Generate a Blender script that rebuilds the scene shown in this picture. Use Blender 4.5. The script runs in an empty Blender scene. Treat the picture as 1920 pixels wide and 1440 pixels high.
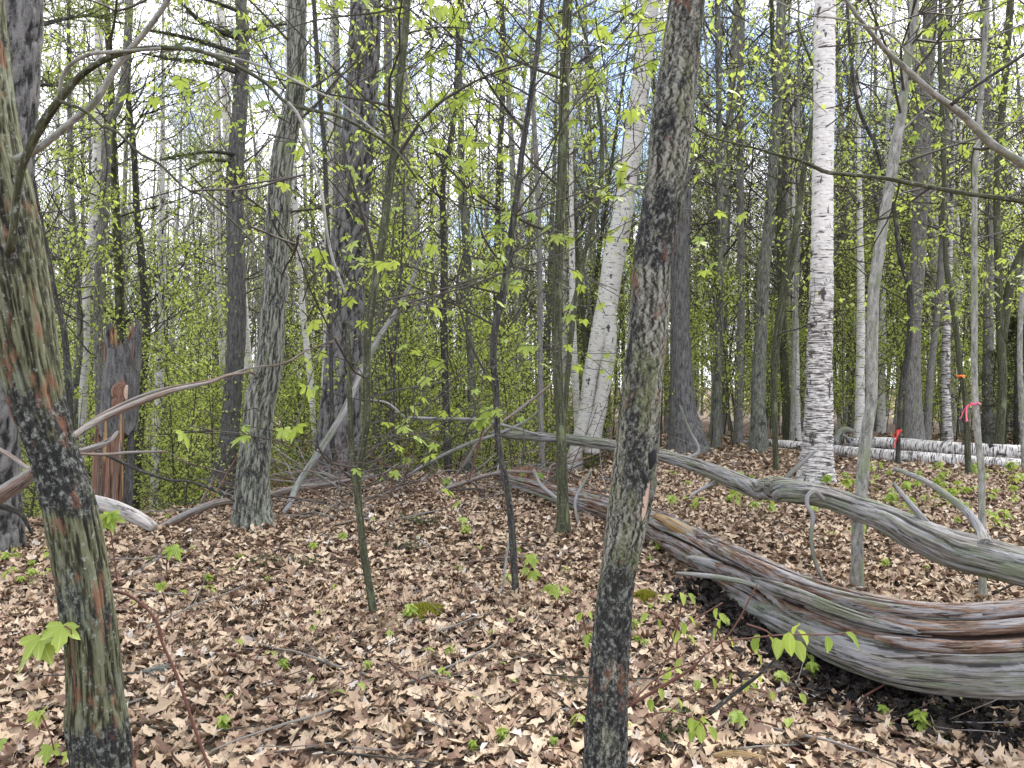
import bpy, math, random
import numpy as np
from mathutils import Vector, Matrix, Euler

SC = bpy.context.scene
COL = SC.collection
RND = random.Random(7)
NR = np.random.default_rng(11)
F = 1371.0            # focal length in photograph pixels (1920 wide)
CZ = 1.55             # eye height

# ------------------------------------------------------------------ camera, sky, sun, exposure
cam_d = bpy.data.cameras.new('camera')
cam_d.sensor_width = 36.0
cam_d.lens = F / 1920.0 * 36.0
cam_d.clip_start = 0.05
cam_d.clip_end = 1500
cam = bpy.data.objects.new('camera', cam_d)
COL.objects.link(cam)
cam.location = (0, 0, CZ)
cam.rotation_euler = (math.radians(90), 0, 0)
SC.camera = cam

SUN_EL, SUN_AZ = math.radians(52), math.radians(35)    # azimuth measured from +Y towards +X, behind the trees' right
world = bpy.data.worlds.new('World')
SC.world = world
world.use_nodes = True
wn, wl = world.node_tree.nodes, world.node_tree.links
wn.clear()
wo = wn.new('ShaderNodeOutputWorld')
wb = wn.new('ShaderNodeBackground')
wb.inputs['Strength'].default_value = 0.09
sky = wn.new('ShaderNodeTexSky')
sky.sky_type = 'NISHITA'
sky.sun_disc = False
sky.sun_elevation = SUN_EL
sky.sun_rotation = SUN_AZ
sky.air_density = 1.0
sky.dust_density = 0.6
tc = wn.new('ShaderNodeTexCoord')
mp = wn.new('ShaderNodeMapping')
mp.inputs['Scale'].default_value = (1.0, 1.0, 1.6)
mp.inputs['Location'].default_value = (2.52, 0.4, 0.2)
nz = wn.new('ShaderNodeTexNoise')
nz.inputs['Scale'].default_value = 3.2
nz.inputs['Detail'].default_value = 6
nz.inputs['Roughness'].default_value = 0.55
rp = wn.new('ShaderNodeValToRGB')
rp.color_ramp.elements[0].position = 0.40
rp.color_ramp.elements[1].position = 0.50
mx = wn.new('ShaderNodeMix')
mx.data_type = 'RGBA'
wl.new(tc.outputs['Generated'], mp.inputs['Vector'])
wl.new(mp.outputs['Vector'], nz.inputs['Vector'])
wl.new(nz.outputs['Fac'], rp.inputs['Fac'])
wl.new(rp.outputs['Color'], mx.inputs['Factor'])
wl.new(sky.outputs['Color'], mx.inputs[6])
mx.inputs[7].default_value = (9.6, 9.6, 10.4, 1)       # bright cloud
wl.new(mx.outputs[2], wb.inputs['Color'])
wl.new(wb.outputs['Background'], wo.inputs['Surface'])

sun_d = bpy.data.lights.new('sun', 'SUN')
sun_d.energy = 2.0
sun_d.angle = math.radians(11)
sun_d.color = (1.0, 0.96, 0.9)
sun = bpy.data.objects.new('sun', sun_d)
COL.objects.link(sun)
sv = Vector((math.sin(SUN_AZ) * math.cos(SUN_EL), math.cos(SUN_AZ) * math.cos(SUN_EL), math.sin(SUN_EL)))
sun.rotation_euler = sv.to_track_quat('Z', 'Y').to_euler()
sun.location = (20, 30, 40)

SC.view_settings.view_transform = 'Standard'
SC.view_settings.look = 'None'
SC.view_settings.gamma = 1.0
SC.view_settings.use_curve_mapping = False
SC.view_settings.exposure = 1.85
SC.render.engine = 'CYCLES'
SC.cycles.max_bounces = 6
SC.cycles.diffuse_bounces = 3
SC.cycles.transmission_bounces = 3
SC.cycles.transparent_max_bounces = 4

# ------------------------------------------------------------------ noise
def _hash(ix, iy, iz, seed):
    h = (ix.astype(np.int64) * 374761393 + iy.astype(np.int64) * 668265263 + iz.astype(np.int64) * 2147483647 + seed * 974711) & 0xffffffff
    h = ((h ^ (h >> 13)) * 1274126177) & 0xffffffff
    h = (h ^ (h >> 16)) & 0xffffffff
    return h / 4294967295.0

def vnoise(p, seed=0):
    p = np.asarray(p, float)
    i = np.floor(p).astype(np.int64)
    f = p - i
    f = f * f * (3 - 2 * f)
    out = 0
    for dx in (0, 1):
        wx = f[:, 0] if dx else 1 - f[:, 0]
        for dy in (0, 1):
            wy = f[:, 1] if dy else 1 - f[:, 1]
            for dz in (0, 1):
                wz = f[:, 2] if dz else 1 - f[:, 2]
                out = out + wx * wy * wz * _hash(i[:, 0] + dx, i[:, 1] + dy, i[:, 2] + dz, seed)
    return out

_ROT = np.array([[0.36, 0.48, -0.8], [-0.8, 0.6, 0.0], [0.48, 0.64, 0.6]])
def fbm(p, seed=0, octs=3):
    p = np.asarray(p, float)
    a, s, t = 0.5, 0, 0
    for k in range(octs):
        p = p @ _ROT
        s = s + a * vnoise(p * (2.03 ** k) + 17.3 * k, seed + k)
        t += a
        a *= 0.5
    return s / t

def sst(a, b, x):
    t = np.clip((x - a) / (b - a), 0, 1)
    return t * t * (3 - 2 * t)

# ------------------------------------------------------------------ terrain height
def gzv(x, y):
    x = np.asarray(x, float); y = np.asarray(y, float)
    t = sst(-4.6, -1.0, x)
    yc = 6.6 + 2.4 * t
    zc = 0.19 + 0.18 * t
    z = sst(0.5, 1.0, y / yc * 0.5 + 0.5) * 0 + zc * sst(1.2, 1.0 * yc, y)
    dl = np.maximum(y - yc - 0.4, 0)
    dropl = 2.4 * (1 - np.exp(-(dl ** 1.4) / 9.0))
    dropr = 0.9 * (1 - np.exp(-np.maximum(y - 16, 0) / 15.0))
    q = sst(0.4, 2.6, x)
    z = z - (dropl * (1 - q) + dropr * q)
    p = np.stack([x.ravel() * 0.9, y.ravel() * 0.9, np.zeros(x.size)], 1)
    z = z + (fbm(p, 3, 3).reshape(x.shape) - 0.5) * 0.14
    return z

def gz(x, y):
    return float(gzv(np.array([x]), np.array([y]))[0])

def P(x, y, d):
    """photograph pixel + depth -> world point"""
    return np.array([(x - 960) / F * d, d, CZ - (y - 720) / F * d])

def gdepth(x, y):
    """depth at which the sight line through a pixel meets the ground"""
    ds = np.arange(2.0, 60, 0.03)
    zz = gzv((x - 960) / F * ds, ds)
    ray = CZ - (y - 720) / F * ds
    k = np.argmax(ray < zz)
    return float(ds[k]) if ray[k] < zz[k] else 12.0

def G(x, y, up=0.0):
    d = gdepth(x, y)
    p = P(x, y, d)
    p[2] += up
    return p

# ------------------------------------------------------------------ mesh accumulator
def catmull(pts, n):
    pts = np.asarray(pts, float)
    if len(pts) < 3 or n < 2:
        return pts
    ext = np.vstack([2 * pts[0] - pts[1], pts, 2 * pts[-1] - pts[-2]])
    out = []
    for i in range(1, len(ext) - 2):
        p0, p1, p2, p3 = ext[i - 1], ext[i], ext[i + 1], ext[i + 2]
        for k in range(n):
            t = k / n
            out.append(0.5 * (2 * p1 + (p2 - p0) * t + (2 * p0 - 5 * p1 + 4 * p2 - p3) * t * t + (3 * p1 - p0 - 3 * p2 + p3) * t ** 3))
    out.append(ext[-2])
    return np.array(out)

def resample(pr, step):
    """pr: (n,4) points + radius -> evenly spaced"""
    seg = np.linalg.norm(np.diff(pr[:, :3], axis=0), axis=1)
    s = np.concatenate([[0], np.cumsum(seg)])
    n = max(2, int(s[-1] / step) + 1)
    q = np.linspace(0, s[-1], n)
    return np.stack([np.interp(q, s, pr[:, k]) for k in range(4)], 1)

_ring = {}
def ring(seg):
    if seg not in _ring:
        a = np.arange(seg) * 2 * math.pi / seg
        _ring[seg] = (a, np.cos(a), np.sin(a))
    return _ring[seg]

class MB:
    def __init__(self):
        self.v, self.f4, self.f3, self.fl, self.tn = [], [], [], [], []
        self.n = 0
    def raw(self, v, f4=None, f3=None, flow=None, tint=0.5):
        v = np.asarray(v, float)
        self.v.append(v)
        if f4 is not None and len(f4): self.f4.append(np.asarray(f4, np.int64) + self.n)
        if f3 is not None and len(f3): self.f3.append(np.asarray(f3, np.int64) + self.n)
        self.fl.append(v * 1.0 if flow is None else np.asarray(flow, float))
        self.tn.append(np.full(len(v), float(tint)) if np.isscalar(tint) else np.asarray(tint, float))
        self.n += len(v)
    def tube(self, pts, rad, seg=8, disp=None, tint=0.5, cap=True, flat=None, s0=0.0):
        pts = np.asarray(pts, float); rad = np.asarray(rad, float)
        n = len(pts)
        tg = np.gradient(pts, axis=0)
        tg /= np.maximum(np.linalg.norm(tg, axis=1, keepdims=True), 1e-9)
        ref = np.array([0.0, 1.0, 0.0]) if abs(tg[0, 1]) < 0.8 else np.array([1.0, 0, 0])
        # a fixed reference is stable enough for gently bending tubes
        u = np.cross(tg, ref)
        nn = np.linalg.norm(u, axis=1, keepdims=True)
        bad = nn[:, 0] < 0.15
        if bad.any():
            u[bad] = np.cross(tg[bad], np.array([0.3, 0.2, 1.0]))
            nn = np.linalg.norm(u, axis=1, keepdims=True)
        u /= nn
        w = np.cross(tg, u)
        a, ca, sa = ring(seg)
        s = s0 + np.concatenate([[0], np.cumsum(np.linalg.norm(np.diff(pts, axis=0), axis=1))])
        R = rad[:, None] * np.ones(seg)[None]
        C = np.broadcast_to(ca, (n, seg)); S = np.broadcast_to(sa, (n, seg))
        flow = np.stack([C * R, S * R, np.broadcast_to(s[:, None], (n, seg))], 2).reshape(-1, 3)
        if disp is not None:
            dv = disp(flow, np.broadcast_to(a, (n, seg)).ravel(), np.repeat(s, seg))
            R = R * (1 + dv.reshape(n, seg))
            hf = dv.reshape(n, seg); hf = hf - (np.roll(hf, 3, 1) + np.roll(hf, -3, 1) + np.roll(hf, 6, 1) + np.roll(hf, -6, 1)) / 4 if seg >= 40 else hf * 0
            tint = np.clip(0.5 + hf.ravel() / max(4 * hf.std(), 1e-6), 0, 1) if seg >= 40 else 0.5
        fy = 1.0 if flat is None else flat
        v = pts[:, None, :] + (C * R)[..., None] * u[:, None, :] + (S * R * fy)[..., None] * w[:, None, :]
        i = np.arange(n - 1)[:, None] * seg; j = np.arange(seg)[None]; k = (j + 1) % seg
        f4 = np.stack([i + j, i + k, i + seg + k, i + seg + j], 2).reshape(-1, 4)
        v = v.reshape(-1, 3)
        f3 = None
        if cap:
            v = np.vstack([v, pts[0], pts[-1]])
            flow = np.vstack([flow, [0, 0, s[0]], [0, 0, s[-1]]])
            b0, b1 = n * seg, n * seg + 1
            jj = np.arange(seg); kk = (jj + 1) % seg
            if not np.isscalar(tint): tint = np.concatenate([tint, [0.5, 0.5]])
            f3 = np.vstack([np.stack([np.full(seg, b0), kk, jj], 1), np.stack([np.full(seg, b1), (n - 1) * seg + jj, (n - 1) * seg + kk], 1)])
        self.raw(v, f4, f3, flow, tint)
        return self
    def build(self, name, mat, parent=None, origin=None, smooth=True):
        v = np.concatenate(self.v)
        if origin is None:
            origin = parent.matrix_world.translation if parent is not None else (0, 0, 0)
            if parent is not None:
                origin = parent['_o']
        origin = np.array([float(c) for c in origin])
        v = v - origin
        f4 = np.concatenate(self.f4) if self.f4 else np.zeros((0, 4), np.int64)
        f3 = np.concatenate(self.f3) if self.f3 else np.zeros((0, 3), np.int64)
        me = bpy.data.meshes.new(name)
        me.vertices.add(len(v)); me.vertices.foreach_set('co', v.astype(np.float32).ravel())
        nl = f4.size + f3.size
        me.loops.add(nl)
        me.loops.foreach_set('vertex_index', np.concatenate([f4.ravel(), f3.ravel()]).astype(np.int32))
        me.polygons.add(len(f4) + len(f3))
        ls = np.concatenate([np.arange(len(f4)) * 4, f4.size + np.arange(len(f3)) * 3]).astype(np.int32)
        me.polygons.foreach_set('loop_start', ls)
        me.polygons.foreach_set('use_smooth', np.full(len(ls), smooth))
        a = me.attributes.new('flow', 'FLOAT_VECTOR', 'POINT')
        a.data.foreach_set('vector', np.concatenate(self.fl).astype(np.float32).ravel())
        a = me.attributes.new('tint', 'FLOAT', 'POINT')
        a.data.foreach_set('value', np.concatenate(self.tn).astype(np.float32))
        me.update(calc_edges=True)
        me.materials.append(mat)
        o = bpy.data.objects.new(name, me)
        COL.objects.link(o)
        if parent is not None:
            o.parent = parent
        else:
            o.location = origin
            o['_o'] = list(origin)
        return o

def tag(o, label=None, cat=None, group=None, kind=None):
    if label: o['label'] = label
    if cat: o['category'] = cat
    if group: o['group'] = group
    if kind: o['kind'] = kind
    return o

def thing(name, label, cat, loc=(0, 0, 0), group=None):
    o = bpy.data.objects.new(name, None)
    COL.objects.link(o)
    o.empty_display_size = 0.1
    loc = [float(c) for c in loc]
    o.location = loc
    o['_o'] = loc
    return tag(o, label, cat, group)

def dup(root, loc, rotz=0.0, scale=1.0, label=None, group=None, tilt=(0, 0)):
    r = root.copy(); COL.objects.link(r)
    r.location = loc; r.rotation_euler = (tilt[0], tilt[1], rotz)
    r.scale = (scale,) * 3 if np.isscalar(scale) else scale
    if label: r['label'] = label
    if group: r['group'] = group
    for ch in KIDS.get(root.name, ()):
        c = ch.copy(); COL.objects.link(c); c.parent = r
    return r
KIDS = {}

# ------------------------------------------------------------------ materials
class NT:
    def __init__(self, name):
        self.m = bpy.data.materials.new(name)
        self.m.use_nodes = True
        self.t = self.m.node_tree
        self.t.nodes.clear()
        self.out = self.n('ShaderNodeOutputMaterial')
    def n(self, t, **kw):
        x = self.t.nodes.new(t)
        for k, v in kw.items(): setattr(x, k, v)
        return x
    def l(self, a, b): self.t.links.new(a, b)
    def attr(self, name='flow'):
        return self.n('ShaderNodeAttribute', attribute_name=name)
    def vec(self, scale, src=None, loc=(0, 0, 0)):
        m = self.n('ShaderNodeMapping')
        m.inputs['Scale'].default_value = scale
        m.inputs['Location'].default_value = loc
        self.l(src if src is not None else self.attr().outputs['Vector'], m.inputs['Vector'])
        return m.outputs['Vector']
    def noise(self, vec, scale=1.0, detail=4, rough=0.55, dist=0.0):
        x = self.n('ShaderNodeTexNoise')
        x.inputs['Scale'].default_value = scale
        x.inputs['Detail'].default_value = detail
        x.inputs['Roughness'].default_value = rough
        x.inputs['Distortion'].default_value = dist
        self.l(vec, x.inputs['Vector'])
        return x.outputs['Fac']
    def voro(self, vec, scale=1.0, feature='F1', rand=1.0, out='Distance'):
        x = self.n('ShaderNodeTexVoronoi', feature=feature)
        x.inputs['Scale'].default_value = scale
        x.inputs['Randomness'].default_value = rand
        self.l(vec, x.inputs['Vector'])
        return x.outputs[out]
    def ramp(self, fac, stops):
        r = self.n('ShaderNodeValToRGB')
        e = r.color_ramp.elements
        while len(e) < len(stops): e.new(0.5)
        for el, (p, c) in zip(e, stops):
            el.position = p
            el.color = (*c, 1) if not np.isscalar(c) else (c, c, c, 1)
        self.l(fac, r.inputs['Fac'])
        return r.outputs['Color']
    def mix(self, fac, a, b, mode='MIX'):
        x = self.n('ShaderNodeMix', data_type='RGBA', blend_type=mode)
        for ii, s, v in ((0, x.inputs[0], fac), (6, x.inputs[6], a), (7, x.inputs[7], b)):
            if hasattr(v, 'links'): self.l(v, s)
            elif np.isscalar(v): s.default_value = v if ii == 0 else (v, v, v, 1)
            else: s.default_value = (*v, 1)
        return x.outputs[2]
    def math(self, op, a, b=None, clamp=False):
        x = self.n('ShaderNodeMath', operation=op, use_clamp=clamp)
        for s, v in ((x.inputs[0], a), (x.inputs[1], b)):
            if v is None: continue
            if hasattr(v, 'links'): self.l(v, s)
            else: s.default_value = v
        return x.outputs[0]
    def finish(self, col, rough=0.85, bump=None, bstr=0.5, bdist=0.01, spec=0.25):
        b = self.n('ShaderNodeBsdfPrincipled')
        if hasattr(col, 'links'): self.l(col, b.inputs['Base Color'])
        else: b.inputs['Base Color'].default_value = (*col, 1)
        if hasattr(rough, 'links'): self.l(rough, b.inputs['Roughness'])
        else: b.inputs['Roughness'].default_value = rough
        b.inputs['Specular IOR Level'].default_value = spec
        if bump is not None:
            k = self.n('ShaderNodeBump')
            k.inputs['Strength'].default_value = bstr
            k.inputs['Distance'].default_value = bdist
            self.l(bump, k.inputs['Height'])
            self.l(k.outputs['Normal'], b.inputs['Normal'])
        self.l(b.outputs[0], self.out.inputs['Surface'])
        return self.m

def bark(name, dark, mid, light, lichen=(0.22, 0.26, 0.14), lich=0.5, fr=60, fl=10, black=0.0, rust=0.0, bstr=0.8, bdist=0.01, zones=()):
    t = NT(name)
    furrow = t.noise(t.vec((fr, fr, fl)), 1, 5, 0.65, 0.3)
    fine = t.noise(t.vec((fr * 3, fr * 3, fl * 8)), 1, 3, 0.6)
    h = t.math('ADD', furrow, t.math('MULTIPLY', fine, 0.4))
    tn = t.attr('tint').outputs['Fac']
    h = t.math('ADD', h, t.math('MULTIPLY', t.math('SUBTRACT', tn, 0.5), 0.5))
    col = t.ramp(h, [(0.50, dark), (0.66, mid), (0.86, light)])
    ln = t.noise(t.vec((9, 9, 3.5), loc=(2, 5, 1)), 1, 6, 0.7)
    col = t.mix(t.ramp(ln, [(0.62 - 0.16 * lich, 0.0), (0.72 - 0.14 * lich, 0.8)]), col, t.mix(fine, lichen, tuple(c * 0.45 for c in lichen)))
    sp = t.noise(t.vec((60, 60, 45), loc=(7, 1, 3)), 1, 6, 0.75)
    col = t.mix(t.ramp(sp, [(0.57, 0.0), (0.66, 0.7)]), col, (0.30, 0.32, 0.28))
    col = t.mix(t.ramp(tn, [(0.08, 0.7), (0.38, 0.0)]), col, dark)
    if black:
        bn = t.noise(t.vec((9, 9, 3.6), loc=(9, 3, 8)), 1, 7, 0.8)
        if zones:
            z = t.n('ShaderNodeSeparateXYZ'); t.l(t.n('ShaderNodeNewGeometry').outputs['Position'], z.inputs[0])
            for z0, z1, amt in zones:
                w_ = t.math('SUBTRACT', 1.0, t.math('ABSOLUTE', t.math('DIVIDE', t.math('SUBTRACT', z.outputs[2], (z0 + z1) / 2), (z1 - z0) / 2)), True)
                bn = t.math('ADD', bn, t.math('MULTIPLY', t.math('MINIMUM', t.math('MULTIPLY', w_, 3.0), 1.0), amt))
        col = t.mix(t.ramp(bn, [(0.60 - 0.14 * black, 0.0), (0.66 - 0.12 * black, 0.92)]), col, t.mix(t.ramp(sp, [(0.5, 0.0), (0.62, 1.0)]), (0.012, 0.012, 0.014), (0.17, 0.18, 0.16)))
    if rust:
        rn = t.noise(t.vec((14, 14, 6), loc=(1, 9, 4)), 1, 4, 0.65)
        col = t.mix(t.ramp(rn, [(0.66 - 0.1 * rust, 0.0), (0.72 - 0.08 * rust, 0.7)]), col, (0.17, 0.08, 0.048))
    return t.finish(col, 0.9, h, bstr, bdist)

def birch_mat(name, shag=0.0, zb=None):
    t = NT(name)
    n1 = t.noise(t.vec((7, 7, 75)), 1, 3, 0.6)
    n2 = t.noise(t.vec((9, 9, 14), loc=(3, 3, 9)), 1, 3, 0.6)
    knot = t.noise(t.vec((11, 11, 5), loc=(5, 2, 2)), 1, 4, 0.6)
    base = t.mix(t.noise(t.vec((6, 6, 25)), 1, 5, 0.7), (0.78, 0.755, 0.72), (0.46, 0.45, 0.42))
    def look(sg):
        dash = t.ramp(n1, [(0.565 - 0.075 * sg, 0.0), (0.60 - 0.05 * sg, 1.0)])
        gate = t.ramp(n2, [(0.42 - 0.2 * sg, 0.0), (0.54 - 0.2 * sg, 1.0)])
        c = t.mix(t.math('MULTIPLY', dash, gate), base, (0.07, 0.06, 0.055))
        c = t.mix(t.ramp(knot, [(0.61 - 0.02 * sg, 0.0), (0.65 - 0.02 * sg, 0.95)]), c, (0.035, 0.03, 0.028))
        if sg:
            sh = t.noise(t.vec((10, 10, 40), loc=(1, 1, 4)), 1, 6, 0.75, 0.6)
            c = t.mix(t.ramp(sh, [(0.40, 0.75), (0.52, 0.0)]), c, (0.10, 0.09, 0.085))
        return c
    if zb:
        z = t.n('ShaderNodeSeparateXYZ'); t.l(t.n('ShaderNodeNewGeometry').outputs['Position'], z.inputs[0])
        zz = t.math('ADD', z.outputs[2], t.math('MULTIPLY', t.noise(t.vec((3, 3, 9)), 1, 5, 0.7), 1.2))
        mr = t.n('ShaderNodeMapRange'); t.l(zz, mr.inputs['Value'])
        mr.inputs['From Min'].default_value = zb[0] + 0.6; mr.inputs['From Max'].default_value = zb[1] + 0.6
        col = t.mix(mr.outputs['Result'], look(1.0), look(0.0))
    else:
        col = look(shag)
    h = t.math('SUBTRACT', t.noise(t.vec((12, 12, 50)), 1, 5, 0.7), t.math('MULTIPLY', n1, 0.3))
    return t.finish(col, 0.7, h, 0.5 + 0.4 * (shag or bool(zb)), 0.006 + 0.01 * shag)

def leaf_mat(name, a, b, trans=0.45, rough=0.5):
    t = NT(name)
    tn = t.attr('tint').outputs['Fac']
    oi = t.n('ShaderNodeObjectInfo').outputs['Random']
    v = t.math('FRACT', t.math('ADD', tn, oi))
    vein = t.noise(t.vec((60, 60, 60), t.n('ShaderNodeTexCoord').outputs['Object']), 1, 2)
    col = t.mix(v, a, b)
    col = t.mix(t.math('MULTIPLY', vein, 0.3), col, tuple(c * 0.5 for c in a))
    if name == 'fresh_maple_leaf':      # palmate veins and the quilted ribs between them
        xyz = t.n('ShaderNodeSeparateXYZ'); t.l(t.n('ShaderNodeTexCoord').outputs['Object'], xyz.inputs[0])
        ang = t.math('DIVIDE', t.math('ARCTAN2', xyz.outputs[0], xyz.outputs[1]), math.radians(50))
        dv = t.math('ABSOLUTE', t.math('SUBTRACT', t.math('FRACT', t.math('ADD', ang, 0.5)), 0.5))
        rib = t.math('SINE', t.math('MULTIPLY', t.math('ADD', xyz.outputs[1], t.math('MULTIPLY', dv, -0.9)), 55.0))
        col = t.mix(t.ramp(rib, [(0.45, 0.0), (0.95, 0.4)]), col, tuple(c * 0.45 for c in a))
        col = t.mix(t.ramp(dv, [(0.015, 0.7), (0.05, 0.0)]), col, (0.48, 0.55, 0.20))
    p = t.n('ShaderNodeBsdfPrincipled')
    t.l(col, p.inputs['Base Color'])
    p.inputs['Roughness'].default_value = rough
    p.inputs['Specular IOR Level'].default_value = 0.3
    tr = t.n('ShaderNodeBsdfTranslucent')
    t.l(t.mix(0.4, col, (0.60, 0.70, 0.12)), tr.inputs['Color'])
    ms = t.n('ShaderNodeMixShader')
    ms.inputs[0].default_value = trans
    t.l(p.outputs[0], ms.inputs[1]); t.l(tr.outputs[0], ms.inputs[2])
    t.l(ms.outputs[0], t.out.inputs['Surface'])
    return t.m

def dead_leaf_mat():
    t = NT('dead_leaf')
    tn = t.attr('tint').outputs['Fac']
    oi = t.n('ShaderNodeObjectInfo').outputs['Random']
    v = t.math('FRACT', t.math('ADD', tn, oi))
    col = t.ramp(v, [(0.0, (0.10, 0.06, 0.04)), (0.18, (0.25, 0.165, 0.115)), (0.45, (0.40, 0.30, 0.20)), (0.7, (0.52, 0.42, 0.30)), (0.93, (0.37, 0.27, 0.175)), (1.0, (0.52, 0.48, 0.42))])
    f = t.attr().outputs['Vector']
    sp = t.noise(t.vec((40, 40, 40), f), 1, 4, 0.7)
    col = t.mix(t.ramp(sp, [(0.5, 0.0), (0.75, 0.65)]), col, (0.16, 0.09, 0.06))
    rib = t.noise(t.vec((25, 120, 25), f), 1, 2)
    return t.finish(col, 0.75, rib, 0.3, 0.003)

def ground_mat():
    t = NT('forest_soil')
    c = t.n('ShaderNodeTexCoord').outputs['Object']
    vc = t.n('ShaderNodeTexVoronoi'); vc.inputs['Scale'].default_value = 16
    w = t.n('ShaderNodeVectorMath', operation='ADD')
    nn = t.n('ShaderNodeTexNoise'); nn.inputs['Scale'].default_value = 12
    t.l(c, nn.inputs['Vector']); t.l(c, w.inputs[0])
    sc = t.n('ShaderNodeVectorMath', operation='SCALE'); sc.inputs['Scale'].default_value = 0.12
    t.l(nn.outputs['Color'], sc.inputs[0]); t.l(sc.outputs[0], w.inputs[1])
    t.l(w.outputs[0], vc.inputs['Vector'])
    sep = t.n('ShaderNodeSeparateColor'); t.l(vc.outputs['Color'], sep.inputs[0])
    col = t.ramp(sep.outputs[0], [(0.0, (0.06, 0.04, 0.028)), (0.35, (0.18, 0.12, 0.08)), (0.7, (0.32, 0.23, 0.165)), (1.0, (0.44, 0.33, 0.25))])
    edge = t.ramp(vc.outputs['Distance'], [(0.3, 0.0), (0.6, 0.85)])
    col = t.mix(edge, col, (0.045, 0.028, 0.02))
    big = t.noise(c, 0.8, 4, 0.6)
    col = t.mix(t.ramp(big, [(0.5, 0.0), (0.7, 0.5)]), col, (0.10, 0.10, 0.05))
    return t.finish(col, 0.95, t.math('ADD', sep.outputs[1], nn.outputs['Fac']), 0.9, 0.03)

def wood_mat(name, cols, fl=3.0, fr=70, green=0.3, grey=(0.34, 0.34, 0.34), greyamt=0.5):
    t = NT(name)
    tn = t.attr('tint').outputs['Fac']
    g = t.noise(t.vec((fr, fr, fl)), 1, 6, 0.65, 0.4)
    g2 = t.noise(t.vec((fr * 0.25, fr * 0.25, fl * 0.4), loc=(4, 4, 1)), 1, 4, 0.6)
    col = t.ramp(g, [(0.3, cols[0]), (0.5, cols[1]), (0.72, cols[2])])
    col = t.mix(t.ramp(g2, [(0.56 - 0.16 * greyamt, 0.0), (0.64 - 0.14 * greyamt, 0.85)]), col, t.mix(g, tuple(c * 0.35 for c in grey), grey))
    if green:
        m = t.noise(t.vec((12, 12, 3), loc=(8, 2, 5)), 1, 6, 0.75)
        col = t.mix(t.ramp(m, [(0.62 - 0.12 * green, 0.0), (0.70 - 0.1 * green, 0.75)]), col, t.mix(g, (0.045, 0.06, 0.025), (0.24, 0.28, 0.17)))
    cr = t.noise(t.vec((fr * 0.6, fr * 0.6, fl * 0.7), loc=(2, 8, 6)), 1, 6, 0.7, 0.5)
    col = t.mix(t.ramp(cr, [(0.38, 0.9), (0.43, 0.0)]), col, tuple(c * 0.4 for c in cols[0]))
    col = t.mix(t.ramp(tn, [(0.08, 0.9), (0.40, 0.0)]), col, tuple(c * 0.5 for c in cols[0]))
    h = t.math('ADD', g, t.math('MULTIPLY', g2, 0.5))
    return t.finish(col, 0.85, h, 1.0, 0.015)

def plain(name, c, rough=0.8, var=0.3, scale=30):
    t = NT(name)
    n = t.noise(t.vec((scale,) * 3), 1, 3)
    return t.finish(t.mix(t.math('MULTIPLY', n, var), c, tuple(x * 0.3 for x in c)), rough, n, 0.3, 0.004)

M = {}
M['grey'] = bark('grey_furrowed_bark', (0.03, 0.028, 0.026), (0.12, 0.115, 0.105), (0.24, 0.23, 0.21), lich=0.5, fr=70, fl=12)
M['far'] = bark('soft_grey_bark', (0.06, 0.058, 0.052), (0.18, 0.175, 0.155), (0.30, 0.29, 0.27), lich=0.6, fr=40, fl=8)
M['farpale'] = bark('pale_brownish_grey_bark', (0.10, 0.095, 0.085), (0.26, 0.25, 0.22), (0.42, 0.40, 0.37), lich=0.5, fr=40, fl=8)
M['pine'] = bark('dark_ridged_pine_bark', (0.02, 0.02, 0.02), (0.09, 0.088, 0.087), (0.18, 0.176, 0.17), lich=0.2, fr=38, fl=7, bdist=0.03)
M['maple'] = bark('lichened_maple_bark', (0.025, 0.027, 0.02), (0.09, 0.095, 0.075), (0.23, 0.23, 0.20), lich=0.6, fr=60, fl=9, black=0.5)
M['striped'] = bark('green_striped_bark', (0.018, 0.016, 0.011), (0.05, 0.052, 0.025), (0.13, 0.135, 0.08), lichen=(0.24, 0.27, 0.2), lich=0.5, fr=70, fl=3.5, black=0.4, rust=0.95, zones=((1.12, 1.56, 0.12), (0.2, 0.52, 0.14)))
M['scaly'] = bark('scaly_bark_with_black_patches', (0.025, 0.024, 0.018), (0.11, 0.11, 0.085), (0.26, 0.255, 0.21), lichen=(0.16, 0.18, 0.08), lich=0.8, fr=75, fl=45, black=0.7, rust=0.7, bdist=0.012, zones=((-0.3, 0.98, 0.11), (1.9, 2.25, 0.08)))
M['sapling'] = bark('green_sapling_bark', (0.014, 0.015, 0.009), (0.038, 0.042, 0.022), (0.09, 0.095, 0.055), lich=0.35, fr=90, fl=6, bdist=0.003)
M['dark'] = bark('dark_sapling_bark', (0.010, 0.010, 0.009), (0.028, 0.027, 0.025), (0.08, 0.077, 0.068), lich=0.3, fr=90, fl=8, bdist=0.004)
M['pale'] = bark('pale_grey_smooth_bark', (0.07, 0.07, 0.062), (0.20, 0.20, 0.18), (0.36, 0.35, 0.32), lich=0.7, fr=50, fl=14, bdist=0.003, bstr=0.4)
M['birch'] = birch_mat('white_birch_bark')
M['birchshag'] = birch_mat('shaggy_white_birch_bark', 1.0)
M['birchlog'] = birch_mat('dirty_white_birch_log_bark', 0.55)
M['birchmix'] = birch_mat('white_birch_bark_shaggy_below', 0.0, (2.3, 3.3))
M['twig'] = plain('dark_twig_bark', (0.065, 0.058, 0.048), 0.8)
M['twigpale'] = plain('grey_twig_bark', (0.20, 0.19, 0.165), 0.8)
M['twigred'] = plain('red_brown_twig_bark', (0.12, 0.055, 0.04), 0.7)
M['leaf'] = leaf_mat('fresh_maple_leaf', (0.20, 0.31, 0.04), (0.36, 0.45, 0.09), 0.42)
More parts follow.
